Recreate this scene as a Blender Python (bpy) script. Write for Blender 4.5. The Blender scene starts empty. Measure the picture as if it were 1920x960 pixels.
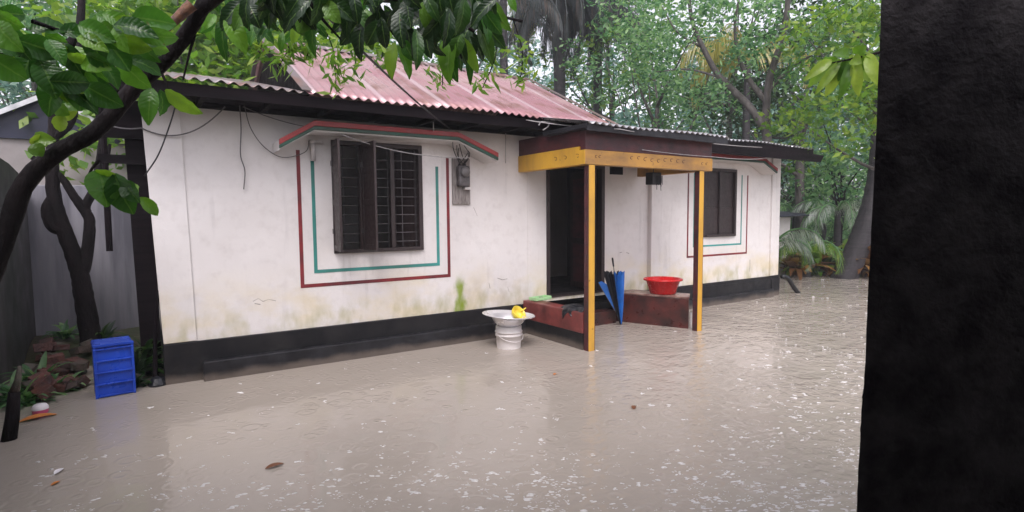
import bpy, math, random
import numpy as np
from mathutils import Vector, Matrix
random.seed(7); rng = np.random.default_rng(7)
S = bpy.context.scene; COL = S.collection
# ------------------------------------------------------------------ camera
F_PX, PITCH, ROLL, YAW, EYE = 1050.0, 7.32754505e-02, -8.08627103e-03, 5.81972753e-01, 1.75
_cy, _sy, _cp, _sp = math.cos(YAW), math.sin(YAW), math.cos(PITCH), math.sin(PITCH)
CF = Vector((_sy*_cp, _cy*_cp, -_sp)); _r = Vector((_cy, -_sy, 0)); _u = _r.cross(CF)
CR = _r*math.cos(ROLL) + _u*math.sin(ROLL); CU = -_r*math.sin(ROLL) + _u*math.cos(ROLL)
CO = Vector((0, 0, EYE))
cam_d = bpy.data.cameras.new('camera'); cam = bpy.data.objects.new('camera', cam_d); COL.objects.link(cam)
cam.matrix_world = Matrix((( CR.x, CU.x, -CF.x, 0), (CR.y, CU.y, -CF.y, 0), (CR.z, CU.z, -CF.z, EYE), (0, 0, 0, 1)))
cam_d.sensor_width = 36; cam_d.lens = F_PX*36/1920; cam_d.clip_start = .05; cam_d.clip_end = 500
S.camera = cam
def ray(x, y): return (CF + CR*((x-960)/F_PX) - CU*((y-480)/F_PX))
def at(x, y, d): return CO + ray(x, y).normalized()*d          # a pixel of the photograph at distance d
def onz(x, y, z=0): v = ray(x, y); return CO + v*((z-EYE)/v.z)
def ony(x, y, Y): v = ray(x, y); return CO + v*(Y/v.y)
def polar(x, R):                                                # ground spot under picture column x at range R
    a = YAW + math.atan((x-960)/F_PX); return (R*math.sin(a), R*math.cos(a))
# ------------------------------------------------------------------ light
SUN_EL, SUN_AZ = 52, 215
W = bpy.data.worlds.new('World'); S.world = W; W.use_nodes = True
nt = W.node_tree; nt.nodes.clear()
sky = nt.nodes.new('ShaderNodeTexSky'); sky.sky_type = 'NISHITA'; sky.sun_disc = False
sky.sun_elevation = math.radians(SUN_EL); sky.sun_rotation = math.radians(SUN_AZ); sky.dust_density = 3.0; sky.air_density = 1.0
hs = nt.nodes.new('ShaderNodeHueSaturation'); hs.inputs['Saturation'].default_value = .22; hs.inputs['Value'].default_value = 1.0
tint = nt.nodes.new('ShaderNodeMix'); tint.data_type = 'RGBA'; tint.blend_type = 'MULTIPLY'; tint.inputs[0].default_value = 1
tint.inputs[7].default_value = (1.0, .95, 1.0, 1)
bg = nt.nodes.new('ShaderNodeBackground'); bg.inputs['Strength'].default_value = .15
wo = nt.nodes.new('ShaderNodeOutputWorld')
nt.links.new(sky.outputs[0], hs.inputs['Color']); nt.links.new(hs.outputs[0], tint.inputs[6])
nt.links.new(tint.outputs[2], bg.inputs[0]); nt.links.new(bg.outputs[0], wo.inputs[0])
sd = bpy.data.lights.new('sun', 'SUN'); sd.energy = .5; sd.angle = math.radians(25); sd.color = (1, .97, .94)
sun = bpy.data.objects.new('sun', sd); COL.objects.link(sun)
_a = math.radians(SUN_AZ); _e = math.radians(SUN_EL)
sdir = Vector((math.sin(_a)*math.cos(_e), math.cos(_a)*math.cos(_e), math.sin(_e)))
sun.rotation_euler = sdir.to_track_quat('Z', 'Y').to_euler()
S.view_settings.view_transform = 'Standard'; S.view_settings.look = 'None'
S.view_settings.exposure = 1.1; S.view_settings.gamma = 1
S.cycles.use_denoising = True; S.cycles.max_bounces = 7; S.cycles.transparent_max_bounces = 8
S.cycles.volume_bounces = 1; S.cycles.caustics_reflective = False; S.cycles.caustics_refractive = False
S.cycles.sample_clamp_indirect = 6
HAZE_DENSITY = .0019
# ------------------------------------------------------------------ materials
class NT:
    def __init__(s, name):
        s.m = bpy.data.materials.new(name); s.m.use_nodes = True; s.t = s.m.node_tree
        s.b = s.t.nodes['Principled BSDF']; s.out = s.t.nodes['Material Output']
        s._pos = None
    def n(s, typ, **kw):
        x = s.t.nodes.new(typ)
        for k, v in kw.items(): setattr(x, k, v)
        return x
    def l(s, a, b): s.t.links.new(a, b)
    def pos(s):
        if s._pos is None: s._pos = s.n('ShaderNodeNewGeometry')
        return s._pos.outputs['Position']
    def mapped(s, scale=(1, 1, 1)):
        m = s.n('ShaderNodeMapping'); m.inputs['Scale'].default_value = scale; s.l(s.pos(), m.inputs[0]); return m.outputs[0]
    def noise(s, scale, detail=4, sc=(1, 1, 1), rough=.55, out='Fac'):
        x = s.n('ShaderNodeTexNoise'); x.inputs['Scale'].default_value = scale; x.inputs['Detail'].default_value = detail
        x.inputs['Roughness'].default_value = rough; s.l(s.mapped(sc), x.inputs['Vector']); return x.outputs[out]
    def ramp(s, fac, stops, interp='LINEAR'):
        r = s.n('ShaderNodeValToRGB'); r.color_ramp.interpolation = interp; e = r.color_ramp.elements
        while len(e) < len(stops): e.new(.5)
        for i, (p, c) in enumerate(stops):
            e[i].position = p; e[i].color = (c, c, c, 1) if isinstance(c, (int, float)) else (*c, 1)
        s.l(fac, r.inputs[0]); return r.outputs[0]
    def mix(s, f, a, b, mode='MIX'):
        x = s.n('ShaderNodeMix', data_type='RGBA', blend_type=mode)
        for sock, v in ((x.inputs[0], f), (x.inputs[6], a), (x.inputs[7], b)):
            if hasattr(v, 'is_linked'): s.l(v, sock)
            else: sock.default_value = v if isinstance(v, (int, float)) else (*v, 1)
        return x.outputs[2]
    def math(s, op, a, b=0, c=0, clamp=False):
        x = s.n('ShaderNodeMath', operation=op, use_clamp=clamp)
        for i, v in enumerate((a, b, c)):
            if hasattr(v, 'is_linked'): s.l(v, x.inputs[i])
            else: x.inputs[i].default_value = v
        return x.outputs[0]
    def xyz(s):
        x = s.n('ShaderNodeSeparateXYZ'); s.l(s.pos(), x.inputs[0]); return x.outputs
    def band(s, v, lo, hi, soft):            # 1 inside lo..hi, soft edges
        a = s.n('ShaderNodeMapRange', interpolation_type='SMOOTHSTEP'); a.inputs[1].default_value = lo-soft; a.inputs[2].default_value = lo+soft
        b = s.n('ShaderNodeMapRange', interpolation_type='SMOOTHSTEP'); b.inputs[1].default_value = hi+soft; b.inputs[2].default_value = hi-soft
        b.inputs[1].default_value, b.inputs[2].default_value = hi-soft, hi+soft; b.inputs[3].default_value = 1; b.inputs[4].default_value = 0
        s.l(v, a.inputs[0]); s.l(v, b.inputs[0]); return s.math('MULTIPLY', a.outputs[0], b.outputs[0])
    def bump(s, h, strength=.3, dist=.02):
        b = s.n('ShaderNodeBump'); b.inputs['Strength'].default_value = strength; b.inputs['Distance'].default_value = dist
        s.l(h, b.inputs['Height']); s.l(b.outputs[0], s.b.inputs['Normal']); return b
    def base(s, c):
        if hasattr(c, 'is_linked'): s.l(c, s.b.inputs['Base Color'])
        else: s.b.inputs['Base Color'].default_value = (*c, 1)
    def set(s, **kw):
        for k, v in kw.items():
            k = k.replace('_', ' '); i = s.b.inputs[k]
            if hasattr(v, 'is_linked'): s.l(v, i)
            else: i.default_value = v
def simple(name, c, var=.25, scale=6, rough=.5, bump=.15, metal=0, c2=None, sc=(1, 1, 1), spec=.5, dist=.01):
    m = NT(name); c2 = c2 or tuple(v*(1-var) for v in c)
    n1 = m.noise(scale, 5, sc); m.base(m.mix(m.ramp(n1, [(.35, 0), (.65, 1)]), c2, c))
    m.set(Roughness=m.ramp(m.noise(scale*2.3, 3), [(.3, max(rough-.12, .02)), (.7, min(rough+.12, 1))]), Metallic=metal)
    m.set(Specular_IOR_Level=spec)
    if bump: m.bump(m.noise(scale*5, 5, sc), bump, dist)
    return m.m
M = {}
def plaster(name, base, dirty, low, zlow):
    m = NT(name); X, Y, Z = m.xyz()
    big = m.noise(.9, 5); fine = m.noise(9, 6); streak = m.noise(2.2, 6, (3.2, 3.2, .28))
    c = m.mix(m.ramp(big, [(.38, 0), (.66, .7)]), base, dirty)
    c = m.mix(m.ramp(fine, [(.52, 0), (.75, .22)]), c, (.42, .38, .36))
    c = m.mix(m.math('MULTIPLY', m.ramp(streak, [(.60, 0), (.78, .35)]), 1), c, (.36, .34, .34))
    # rising damp: ochre and green near the plinth
    lowm = m.band(Z, -1, zlow, .32)
    patch = m.ramp(m.noise(1.7, 6, (1, 1, 1.6)), [(.4, 0), (.62, 1)])
    c = m.mix(m.math('MULTIPLY', m.math('MULTIPLY', lowm, patch), .7), c, low)
    lowm2 = m.band(Z, -1, zlow-.28, .14); c = m.mix(m.math('MULTIPLY', lowm2, m.ramp(m.noise(5, 6, (1, 1, .5)), [(.44, 0), (.68, .65)])), c, (.36, .34, .15))
    # flaking scars: small dark chips
    chips = m.ramp(m.noise(3.1, 8, (1, 1, 1.5), .7), [(.715, 0), (.735, 1)])
    c = m.mix(m.math('MULTIPLY', chips, m.band(Z, .4, 1.1, .1)), c, (.30, .27, .25))
    if name == 'wall_plaster':
        # the bright green algae stripe right of the window
        wob = m.math('MULTIPLY', m.math('SUBTRACT', m.noise(6, 4, (1, 1, .7)), .5), .22)
        gx = m.band(m.math('ADD', X, wob), 3.57, 3.70, .045); gz = m.band(m.math('ADD', Z, wob), .3, .86, .12)
        g = m.math('MULTIPLY', m.math('MULTIPLY', gx, gz), m.ramp(m.noise(9, 5, (1, 1, .3)), [(.3, .6), (.5, 1)]))
        c = m.mix(g, c, (.20, .28, .015))
        # drips under the window sill
        dx = m.band(X, 1.92, 3.1, .05); dz = m.band(Z, .72, 1.28, .12)
        d = m.math('MULTIPLY', m.math('MULTIPLY', dx, dz), m.ramp(m.noise(7, 4, (1, 1, .08)), [(.55, 0), (.7, .55)]))
        c = m.mix(d, c, (.33, .31, .27))
        # a damp grey sheet of stain spreading left of the doorway
        sx = m.band(m.math('ADD', X, wob), 3.7, 4.8, .25); sz = m.band(m.math('ADD', Z, wob), .45, .85, .15)
        c = m.mix(m.math('MULTIPLY', m.math('MULTIPLY', sx, sz), m.ramp(m.noise(4, 6), [(.45, 0), (.7, .6)])), c, (.46, .41, .34))
    m.base(c); m.set(Roughness=m.ramp(fine, [(.3, .5), (.7, .75)]))
    m.bump(m.math('ADD', m.noise(3, 5), m.math('MULTIPLY', m.noise(30, 4), .2)), .6, .02); return m.m
M['plaster'] = plaster('wall_plaster', (.73, .70, .69), (.62, .585, .57), (.66, .57, .38), .95)
M['plaster_trim'] = plaster('trim_plaster', (.68, .65, .64), (.54, .51, .49), (.52, .47, .36), .6)
M['scar'] = simple('plaster_scar', (.22, .19, .17), .5, 20, .9, .3, c2=(.08, .07, .065))
M['plaster_in_shade'] = simple('shade_dark_inner_plaster', (.016, .012, .015), .3, 2, .8)  # near-black plaster: indoor shade is put into the colour
M['black'] = simple('black_plinth_paint', (.007, .007, .009), .4, 3, .55, .35, c2=(.018, .017, .018), spec=.25)
def mudded(mt):                                   # dried mud and a tide mark just above the water
    t = mt.node_tree; b = t.nodes['Principled BSDF']; src = b.inputs['Base Color'].links[0].from_socket
    w = NT.__new__(NT); w.m = mt; w.t = t; w.b = b; w._pos = None; X, Y, Z = w.xyz()
    k = w.math('MULTIPLY', w.band(w.math('ADD', Z, w.math('MULTIPLY', w.noise(3, 5), -.16)), -1, -.01, .05), .7)
    k2 = w.ramp(w.noise(2.4, 6, (1, 1, 2)), [(.6, 0), (.7, .15)])
    w.base(w.mix(k2, w.mix(k, src, (.16, .13, .11)), (.09, .085, .08)))
mudded(M['black'])
M['ledge'] = simple('worn_black_ledge', (.022, .022, .026), .4, 5, .45, .3, c2=(.009, .009, .011), spec=.3)
mudded(M['ledge'])
M['woodblack'] = simple('wet_black_timber', (.012, .008, .010), .5, 5, .6, .4, c2=(.005, .004, .005), sc=(.3, 1, 4), spec=.06)
M['shutter'] = simple('dark_brown_shutter', (.035, .022, .022), .4, 8, .5, .3, sc=(3, 3, .5))
M['door'] = simple('dark_door_timber', (.025, .011, .011), .4, 8, .5, .3, sc=(3, 3, .4))
M['redband'] = simple('red_band_paint', (.28, .028, .028), .5, 5, .45, .3, c2=(.22, .03, .03))
M['greenband'] = simple('green_band_paint', (.015, .075, .05), .4, 5, .45, .3, c2=(.02, .045, .03))
M['redline'] = simple('dark_red_line_paint', (.24, .018, .022), .5, 3, .5, .1, c2=(.09, .015, .02))
M['greenline'] = simple('teal_line_paint', (.04, .30, .28), .4, 1.3, .5, .1, c2=(.04, .15, .12))
M['maroon'] = simple('maroon_paint', (.085, .018, .020), .5, 4, .5, .3, c2=(.035, .012, .016), sc=(1, 1, 2.5))
M['benchred'] = simple('oxide_red_cement', (.24, .055, .05), .4, 4, .4, .3, c2=(.10, .03, .028))
M['benchtop'] = simple('worn_bench_top', (.34, .24, .20), .4, 5, .35, .3, c2=(.14, .06, .05))
M['benchdark'] = simple('dark_maroon_cement', (.10, .026, .022), .5, 4, .35, .3, c2=(.03, .014, .013))
m = NT('yellow_paint'); X, Y, Z = m.xyz()
c = m.mix(m.ramp(m.noise(7, 6, (1, 1, .4)), [(.4, 0), (.7, .8)]), (.60, .33, .035), (.42, .23, .04))
c = m.mix(m.ramp(m.noise(16, 6), [(.70, 0), (.74, .8)]), c, (.12, .07, .03))
m.base(c); m.set(Roughness=.4); m.bump(m.noise(30, 4), .2, .004); M['yellow'] = m.m
m = NT('ochre_beam_paint')  # darker, browner yellow for the front and right porch beams
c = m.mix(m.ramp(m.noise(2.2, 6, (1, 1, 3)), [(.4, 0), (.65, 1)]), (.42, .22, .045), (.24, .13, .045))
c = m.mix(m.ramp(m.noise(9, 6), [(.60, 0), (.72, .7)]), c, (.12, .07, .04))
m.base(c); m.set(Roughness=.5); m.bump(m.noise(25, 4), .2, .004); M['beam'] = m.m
def roofmat(name, a, b, patch, rough):
    m = NT(name); X, Y, Z = m.xyz()
    sheet = m.n('ShaderNodeTexNoise'); 
    st = m.math('FLOOR', m.math('DIVIDE', X, .78)); row = m.math('FLOOR', m.math('DIVIDE', m.math('ADD', Y, m.math('MULTIPLY', m.math('SINE', m.math('MULTIPLY', st, 2.3)), .14)), 1.28))
    cb = m.n('ShaderNodeCombineXYZ'); m.l(st, cb.inputs[0]); m.l(row, cb.inputs[1])
    wn = m.n('ShaderNodeTexWhiteNoise', noise_dimensions='3D'); m.l(cb.outputs[0], wn.inputs[0])
    c = m.ramp(wn.outputs['Value'], [(0, b), (.5, a), (1, tuple(v*.8+.09 for v in a))])
    c = m.mix(m.ramp(m.noise(1.1, 3, (1, .5, 1)), [(.45, 0), (.62, .8)]), c, patch)
    c = m.mix(m.ramp(m.noise(3.5, 6, (1, .25, 1)), [(.52, 0), (.66, .8)]), c, (.19, .09, .06)); fx = m.math('FRACT', m.math('DIVIDE', X, .78)); c = m.mix(m.math('MULTIPLY', m.band(fx, .0, .05, .02), .6), c, (.55, .45, .46))
    m.base(c); m.set(Roughness=m.ramp(m.noise(1.5, 2), [(.3, rough-.08), (.7, rough+.1)]), Metallic=.3, Specular_IOR_Level=.7)
    m.bump(m.noise(2, 2), .1, .02); return m.m
M['roofred'] = roofmat('rusty_red_tin', (.40, .205, .22), (.27, .13, .145), (.42, .30, .28), .30)
M['roofgrey'] = roofmat('grey_rusty_tin', (.20, .17, .17), (.13, .10, .09), (.13, .07, .045), .45)
M['zinc'] = simple('wet_zinc_tin', (.50, .50, .52), .3, 3, .28, .1, metal=.6, c2=(.30, .29, .30))
M['tindark'] = simple('dark_tin', (.035, .04, .055), .4, 4, .4, .2, metal=.3)
M['concrete'] = simple('dark_wet_concrete', (.085, .082, .085), .5, 1.3, .55, .4, c2=(.03, .036, .03), sc=(1, 1, .4), dist=.02)
M['cement'] = simple('blue_grey_cement', (.30, .295, .33), .4, 1.6, .5, .4, c2=(.12, .12, .145), sc=(2.5, 2.5, .3), dist=.02)
M['hutwall'] = simple('beige_grey_render', (.34, .31, .31), .3, 1.2, .7, .3, c2=(.22, .20, .20))
M['navy'] = simple('navy_gable_sheet', (.006, .009, .035), .3, 3, .5, .2)
M['whiteboard'] = simple('white_barge_paint', (.62, .63, .66), .3, 6, .5, .2)
M['post'] = simple('shade_black_grimy_wall', (.030, .027, .031), .5, 9, .75, .9, c2=(.085, .078, .082), spec=.15)  # shade on this unlit wall is put into its near-black base, plus grime
M['bark'] = simple('wet_dark_bark', (.014, .010, .011), .5, 9, .7, .9, c2=(.005, .004, .0045), sc=(1, 1, .35), dist=.02, spec=.12)
M['barkgrey'] = simple('grey_bark', (.12, .105, .10), .5, 6, .6, .7, c2=(.05, .042, .04), sc=(1, 1, .4), dist=.03)
M['palmbark'] = simple('ringed_palm_bark', (.04, .033, .038), .5, 3, .5, .9, c2=(.018, .016, .02), sc=(.6, .6, 6), dist=.04)
M['splitwood'] = simple('split_orange_wood', (.20, .085, .04), .5, 12, .5, .5, c2=(.07, .03, .02), sc=(3, 3, 3))
M['cable'] = simple('black_cable', (.012, .012, .014), .3, 20, .4, 0)
M['string'] = simple('pale_cord', (.42, .40, .40), .3, 20, .6, 0)
M['greycord'] = simple('grey_cord', (.14, .13, .13), .3, 20, .6, 0)
M['bluep'] = simple('blue_plastic', (.012, .07, .52), .25, 4, .33, .08, c2=(.008, .045, .36))
M['redp'] = simple('red_plastic', (.62, .010, .012), .2, 4, .25, .04)
M['yellowp'] = simple('yellow_plastic', (.80, .62, .06), .15, 4, .35, .04)
M['greenp'] = simple('pale_green_plastic', (.40, .68, .34), .2, 5, .35, .05)
M['whitep'] = simple('white_plastic', (.80, .76, .76), .15, 3, .4, .08, c2=(.66, .62, .60))
M['alu'] = simple('hammered_aluminium', (.84, .83, .86), .12, 1.2, .28, .03, metal=.65, c2=(.74, .73, .76))
M['umbblue'] = simple('blue_umbrella_cloth', (.008, .12, .46), .3, 6, .45, .15)
M['umbblack'] = simple('black_umbrella_cloth', (.008, .008, .014), .3, 6, .5, .15)
M['cloth'] = simple('wet_black_cloth', (.012, .013, .018), .4, 10, .4, .5)
M['steel'] = simple('dull_steel', (.13, .12, .125), .3, 12, .5, .2, metal=.4, c2=(.06, .055, .055))
M['boardwood'] = simple('weathered_board', (.32, .29, .28), .5, 9, .7, .5, c2=(.13, .11, .10), sc=(3, 3, .6))
M['brick'] = simple('wet_broken_brick', (.17, .06, .045), .5, 7, .6, .8, c2=(.055, .03, .027), dist=.02)
M['rubble'] = simple('mossy_rubble', (.12, .08, .07), .5, 6, .6, .8, c2=(.035, .045, .025), dist=.02)
M['pipe'] = simple('pvc_pipe', (.60, .56, .55), .2, 8, .4, .1)
M['whitelit'] = simple('white_foam_cup', (.80, .76, .78), .1, 8, .5, .1)
M['pink'] = simple('pink_print', (.65, .10, .22), .2, 8, .5, .1)
M['orange'] = simple('orange_leaf', (.60, .20, .03), .3, 9, .5, .2)
M['brownleaf'] = simple('brown_dead_leaf', (.20, .075, .03), .4, 9, .5, .2)
M['darkbox'] = simple('black_box_plastic', (.012, .012, .014), .3, 9, .5, .2)
def leafmat(name, stops, trans=.35, rough=.32, tc=(1.6, 1.7, .8), veins=False):
    m = NT(name); g = m.n('ShaderNodeNewGeometry')
    c = m.ramp(g.outputs['Random Per Island'], stops)
    c = m.mix(m.ramp(m.noise(14, 3), [(.35, 0), (.7, .35)]), c, tuple(v*.55 for v in stops[0][1]))
    hgt = m.noise(38, 3)
    if veins:                                       # pale midrib, side veins, a few brown spots
        uv = m.n('ShaderNodeUVMap'); sx = m.n('ShaderNodeSeparateXYZ'); m.l(uv.outputs[0], sx.inputs[0])
        au = m.math('ABSOLUTE', m.math('SUBTRACT', sx.outputs[0], .5)); rib = m.math('LESS_THAN', au, .035)
        side = m.math('ABSOLUTE', m.math('SINE', m.math('MULTIPLY', m.math('SUBTRACT', sx.outputs[1], m.math('MULTIPLY', au, .35)), 28)))
        thin = m.math('LESS_THAN', side, .13)
        c = m.mix(m.math('MULTIPLY', m.math('MAXIMUM', rib, m.math('MULTIPLY', thin, .3)), .4), c, (.18, .32, .08))
        c = m.mix(m.ramp(m.noise(30, 3), [(.70, 0), (.74, .8)]), c, (.12, .07, .02))
        hgt = m.math('ADD', hgt, m.math('MULTIPLY', side, .22))
    m.base(c); m.set(Roughness=rough, Specular_IOR_Level=.55)
    m.bump(hgt, .35, .01); tr = m.n('ShaderNodeBsdfTranslucent'); cc = m.mix(1.0, c, tc, 'MULTIPLY'); m.l(cc, tr.inputs[0])
    mx = m.n('ShaderNodeMixShader'); mx.inputs[0].default_value = trans
    m.l(m.b.outputs[0], mx.inputs[1]); m.l(tr.outputs[0], mx.inputs[2]); m.l(mx.outputs[0], m.out.inputs[0]); return m.m
M['leaf_dark'] = leafmat('dark_green_leaf', [(0, (.010, .030, .010)), (.6, (.022, .065, .018)), (1, (.05, .12, .02))], .25)
M['leaf_rust'] = leafmat('red_brown_leaf', [(0, (.10, .05, .02)), (.5, (.24, .10, .04)), (1, (.40, .22, .06))], .3)
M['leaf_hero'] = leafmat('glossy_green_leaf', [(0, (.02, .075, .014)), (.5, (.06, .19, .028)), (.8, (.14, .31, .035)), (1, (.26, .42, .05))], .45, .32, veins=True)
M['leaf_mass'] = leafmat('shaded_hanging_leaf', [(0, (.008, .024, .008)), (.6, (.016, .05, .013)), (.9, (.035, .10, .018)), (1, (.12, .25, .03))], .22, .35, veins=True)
M['leaf_bright'] = leafmat('bright_green_leaf', [(0, (.06, .15, .02)), (.5, (.14, .27, .035)), (1, (.30, .40, .07))], .5)
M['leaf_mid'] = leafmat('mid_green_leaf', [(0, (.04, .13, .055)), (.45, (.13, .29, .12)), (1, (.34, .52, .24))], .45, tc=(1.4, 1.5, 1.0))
M['leaf_haze_blue'] = leafmat('haze_blue_leaf', [(0, (.05, .15, .12)), (.45, (.14, .29, .24)), (1, (.34, .50, .40))], .4, tc=(1.3, 1.4, 1.3))  # pale bluish tone puts distance haze into the leaf colour
M['leaf_yellow'] = leafmat('yellowing_frond', [(0, (.22, .22, .05)), (.5, (.38, .34, .08)), (1, (.46, .40, .14))], .4)
M['leaf_pale'] = leafmat('highlight_pale_frond', [(0, (.12, .17, .13)), (.5, (.26, .32, .27)), (1, (.42, .47, .42))], .3)  # whitish highlight on the fronds is put into their leaf colour
M['leaf_dead'] = leafmat('dead_hanging_frond', [(0, (.022, .032, .036)), (.6, (.045, .055, .055)), (1, (.10, .07, .055))], .2, .6)
# ------------------------------------------------------------------ mesh builder
class MB:
    def __init__(s): s.v = []; s.f = []; s.n = 0
    def add(s, v, f):
        v = [tuple(p) for p in v]; s.v += v; s.f += [tuple(i+s.n for i in q) for q in f]; s.n += len(v); return s
    def box(s, a, b, rot=None, jit=0):
        x0, y0, z0 = a; x1, y1, z1 = b
        v = [Vector(p) for p in ((x0,y0,z0),(x1,y0,z0),(x1,y1,z0),(x0,y1,z0),(x0,y0,z1),(x1,y0,z1),(x1,y1,z1),(x0,y1,z1))]
        if jit: v = [p+Vector([random.uniform(-jit, jit) for _ in range(3)]) for p in v]
        if rot is not None: v = [rot @ p for p in v]
        return s.add(v, [(0,3,2,1),(4,5,6,7),(0,1,5,4),(1,2,6,5),(2,3,7,6),(3,0,4,7)])
    def prism(s, poly, d0, d1, fn):          # poly of (u,v); fn(u,v,d) -> point
        n = len(poly); v = [fn(u, w, d0) for u, w in poly] + [fn(u, w, d1) for u, w in poly]
        return s.add(v, [tuple(range(n-1, -1, -1)), tuple(range(n, 2*n))] + [(i, (i+1) % n, n+(i+1) % n, n+i) for i in range(n)])
    def tube(s, pts, rad, n=8, cap=True, wob=0):
        pts = [Vector(p) for p in pts]; k = len(pts)
        if not hasattr(rad, '__len__'): rad = [rad]*k
        T = [(pts[min(i+1, k-1)]-pts[max(i-1, 0)]).normalized() for i in range(k)]
        a = T[0].orthogonal().normalized(); v = []
        for i in range(k):
            a = (a - T[i]*a.dot(T[i])).normalized(); b = T[i].cross(a)
            for j in range(n):
                t = 2*math.pi*j/n; r = rad[i]*(1+(random.uniform(-wob, wob) if wob else 0))
                v.append(pts[i] + (a*math.cos(t)+b*math.sin(t))*r)
        f = [(i*n+j, i*n+(j+1) % n, (i+1)*n+(j+1) % n, (i+1)*n+j) for i in range(k-1) for j in range(n)]
        if cap: f += [tuple(range(n-1, -1, -1)), tuple(range((k-1)*n, k*n))]
        return s.add(v, f)
    def lathe(s, prof, c, n=40, tf=None):
        v = []; c = Vector(c)
        for r, z in prof:
            for j in range(n):
                t = 2*math.pi*j/n; p = Vector((r*math.cos(t), r*math.sin(t), z)); v.append(c + (tf @ p if tf else p))
        k = len(prof); f = [(i*n+j, i*n+(j+1) % n, (i+1)*n+(j+1) % n, (i+1)*n+j) for i in range(k-1) for j in range(n)]
        return s.add(v, f)
    def build(s, name, mat, parent=None, smooth=False, bevel=0):
        me = bpy.data.meshes.new(name); me.from_pydata(s.v, [], s.f); me.materials.append(mat)
        if getattr(s, 'uv', None):
            ul = me.uv_layers.new(name='UVMap'); ul.data.foreach_set('uv', [q for l in me.loops for q in s.uv[l.vertex_index]])
        return link(name, me, parent, smooth, bevel)
def link(name, me, parent=None, smooth=False, bevel=0):
    if smooth: me.polygons.foreach_set('use_smooth', [True]*len(me.polygons))
    o = bpy.data.objects.new(name, me); COL.objects.link(o)
    if parent is not None:
        o.parent = parent; o.matrix_parent_inverse = Matrix.Translation(-parent.location)
    if bevel:
        b = o.modifiers.new('bevel', 'BEVEL'); b.width = bevel; b.segments = 2; b.limit_method = 'ANGLE'
    return o
def thing(name, label, cat, loc=(0, 0, 0), group=None):
    o = bpy.data.objects.new(name, None); COL.objects.link(o); o.location = loc; o.empty_display_size = .1
    o['label'] = label; o['category'] = cat
    if group: o['group'] = group
    return o
def tag(o, label, cat, group=None):
    o['label'] = label; o['category'] = cat
    if group: o['group'] = group
    return o
def smooth_path(P, n=8):                      # Catmull-Rom through the points
    P = [Vector(p) for p in P]; P = [P[0]*2-P[1]] + P + [P[-1]*2-P[-2]]; out = []
    for i in range(1, len(P)-2):
        for k in range(n):
            t = k/n; a, b, c, d = P[i-1], P[i], P[i+1], P[i+2]
            out.append(.5*((2*b)+(c-a)*t+(2*a-5*b+4*c-d)*t*t+(3*b-a-3*c+d)*t**3))
    return out + [P[-2]]
def lerp_list(L, n):
    xs = np.linspace(0, len(L)-1, n); return list(np.interp(xs, range(len(L)), L))
def sag(a, b, drop, n=16):
    a = Vector(a); b = Vector(b); return [a.lerp(b, i/n) - Vector((0, 0, drop*4*(i/n)*(1-i/n))) for i in range(n+1)]
# ================================================================== GROUND AND WATER
def grid(name, xs, ys, hf, mat):
    X, Y = np.meshgrid(xs, ys); Z = hf(X, Y); nx, ny = len(xs), len(ys)
    v = np.stack([X, Y, Z], -1).reshape(-1, 3)
    i = np.arange(nx*ny).reshape(ny, nx); f = np.stack([i[:-1, :-1], i[:-1, 1:], i[1:, 1:], i[1:, :-1]], -1).reshape(-1, 4)
    me = bpy.data.meshes.new(name); me.from_pydata(v.tolist(), [], f.tolist()); me.materials.append(mat)
    o = link(name, me, None, True); o['kind'] = 'structure'; return o
m = NT('muddy_ground'); c = m.mix(m.ramp(m.noise(.8, 6), [(.4, 0), (.62, 1)]), (.06, .045, .03), (.05, .065, .025))
c = m.mix(m.ramp(m.noise(2.1, 6), [(.56, 0), (.66, .8)]), c, (.34, .29, .26)); m.base(c); m.set(Roughness=.45); m.bump(m.noise(5, 6), .6, .05)
def hf(X, Y):
    r = np.hypot(X, Y)
    h = -.32 + .5/(1+np.exp(-(r-20.6-1.2*np.sin(X*.7))*1.5)) * (X > 9) + .44/(1+np.exp(-(Y-8.3-.5*np.sin(X*3))*3)) * (X < .2)
    h = h + .5/(1+np.exp(-(Y-13)*1.2))*(X >= .2)*(X <= 9)
    return h + .06*np.sin(X*1.3)*np.cos(Y*1.7)+.03*np.sin(X*4.1+Y*3.3)
grid('ground', np.concatenate([np.linspace(-55, -4, 12), np.linspace(-3, 30, 160), np.linspace(31, 65, 14)]),
     np.concatenate([np.linspace(-25, -2, 8), np.linspace(-1, 24, 130), np.linspace(25, 75, 16)]), hf, m.m)
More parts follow.
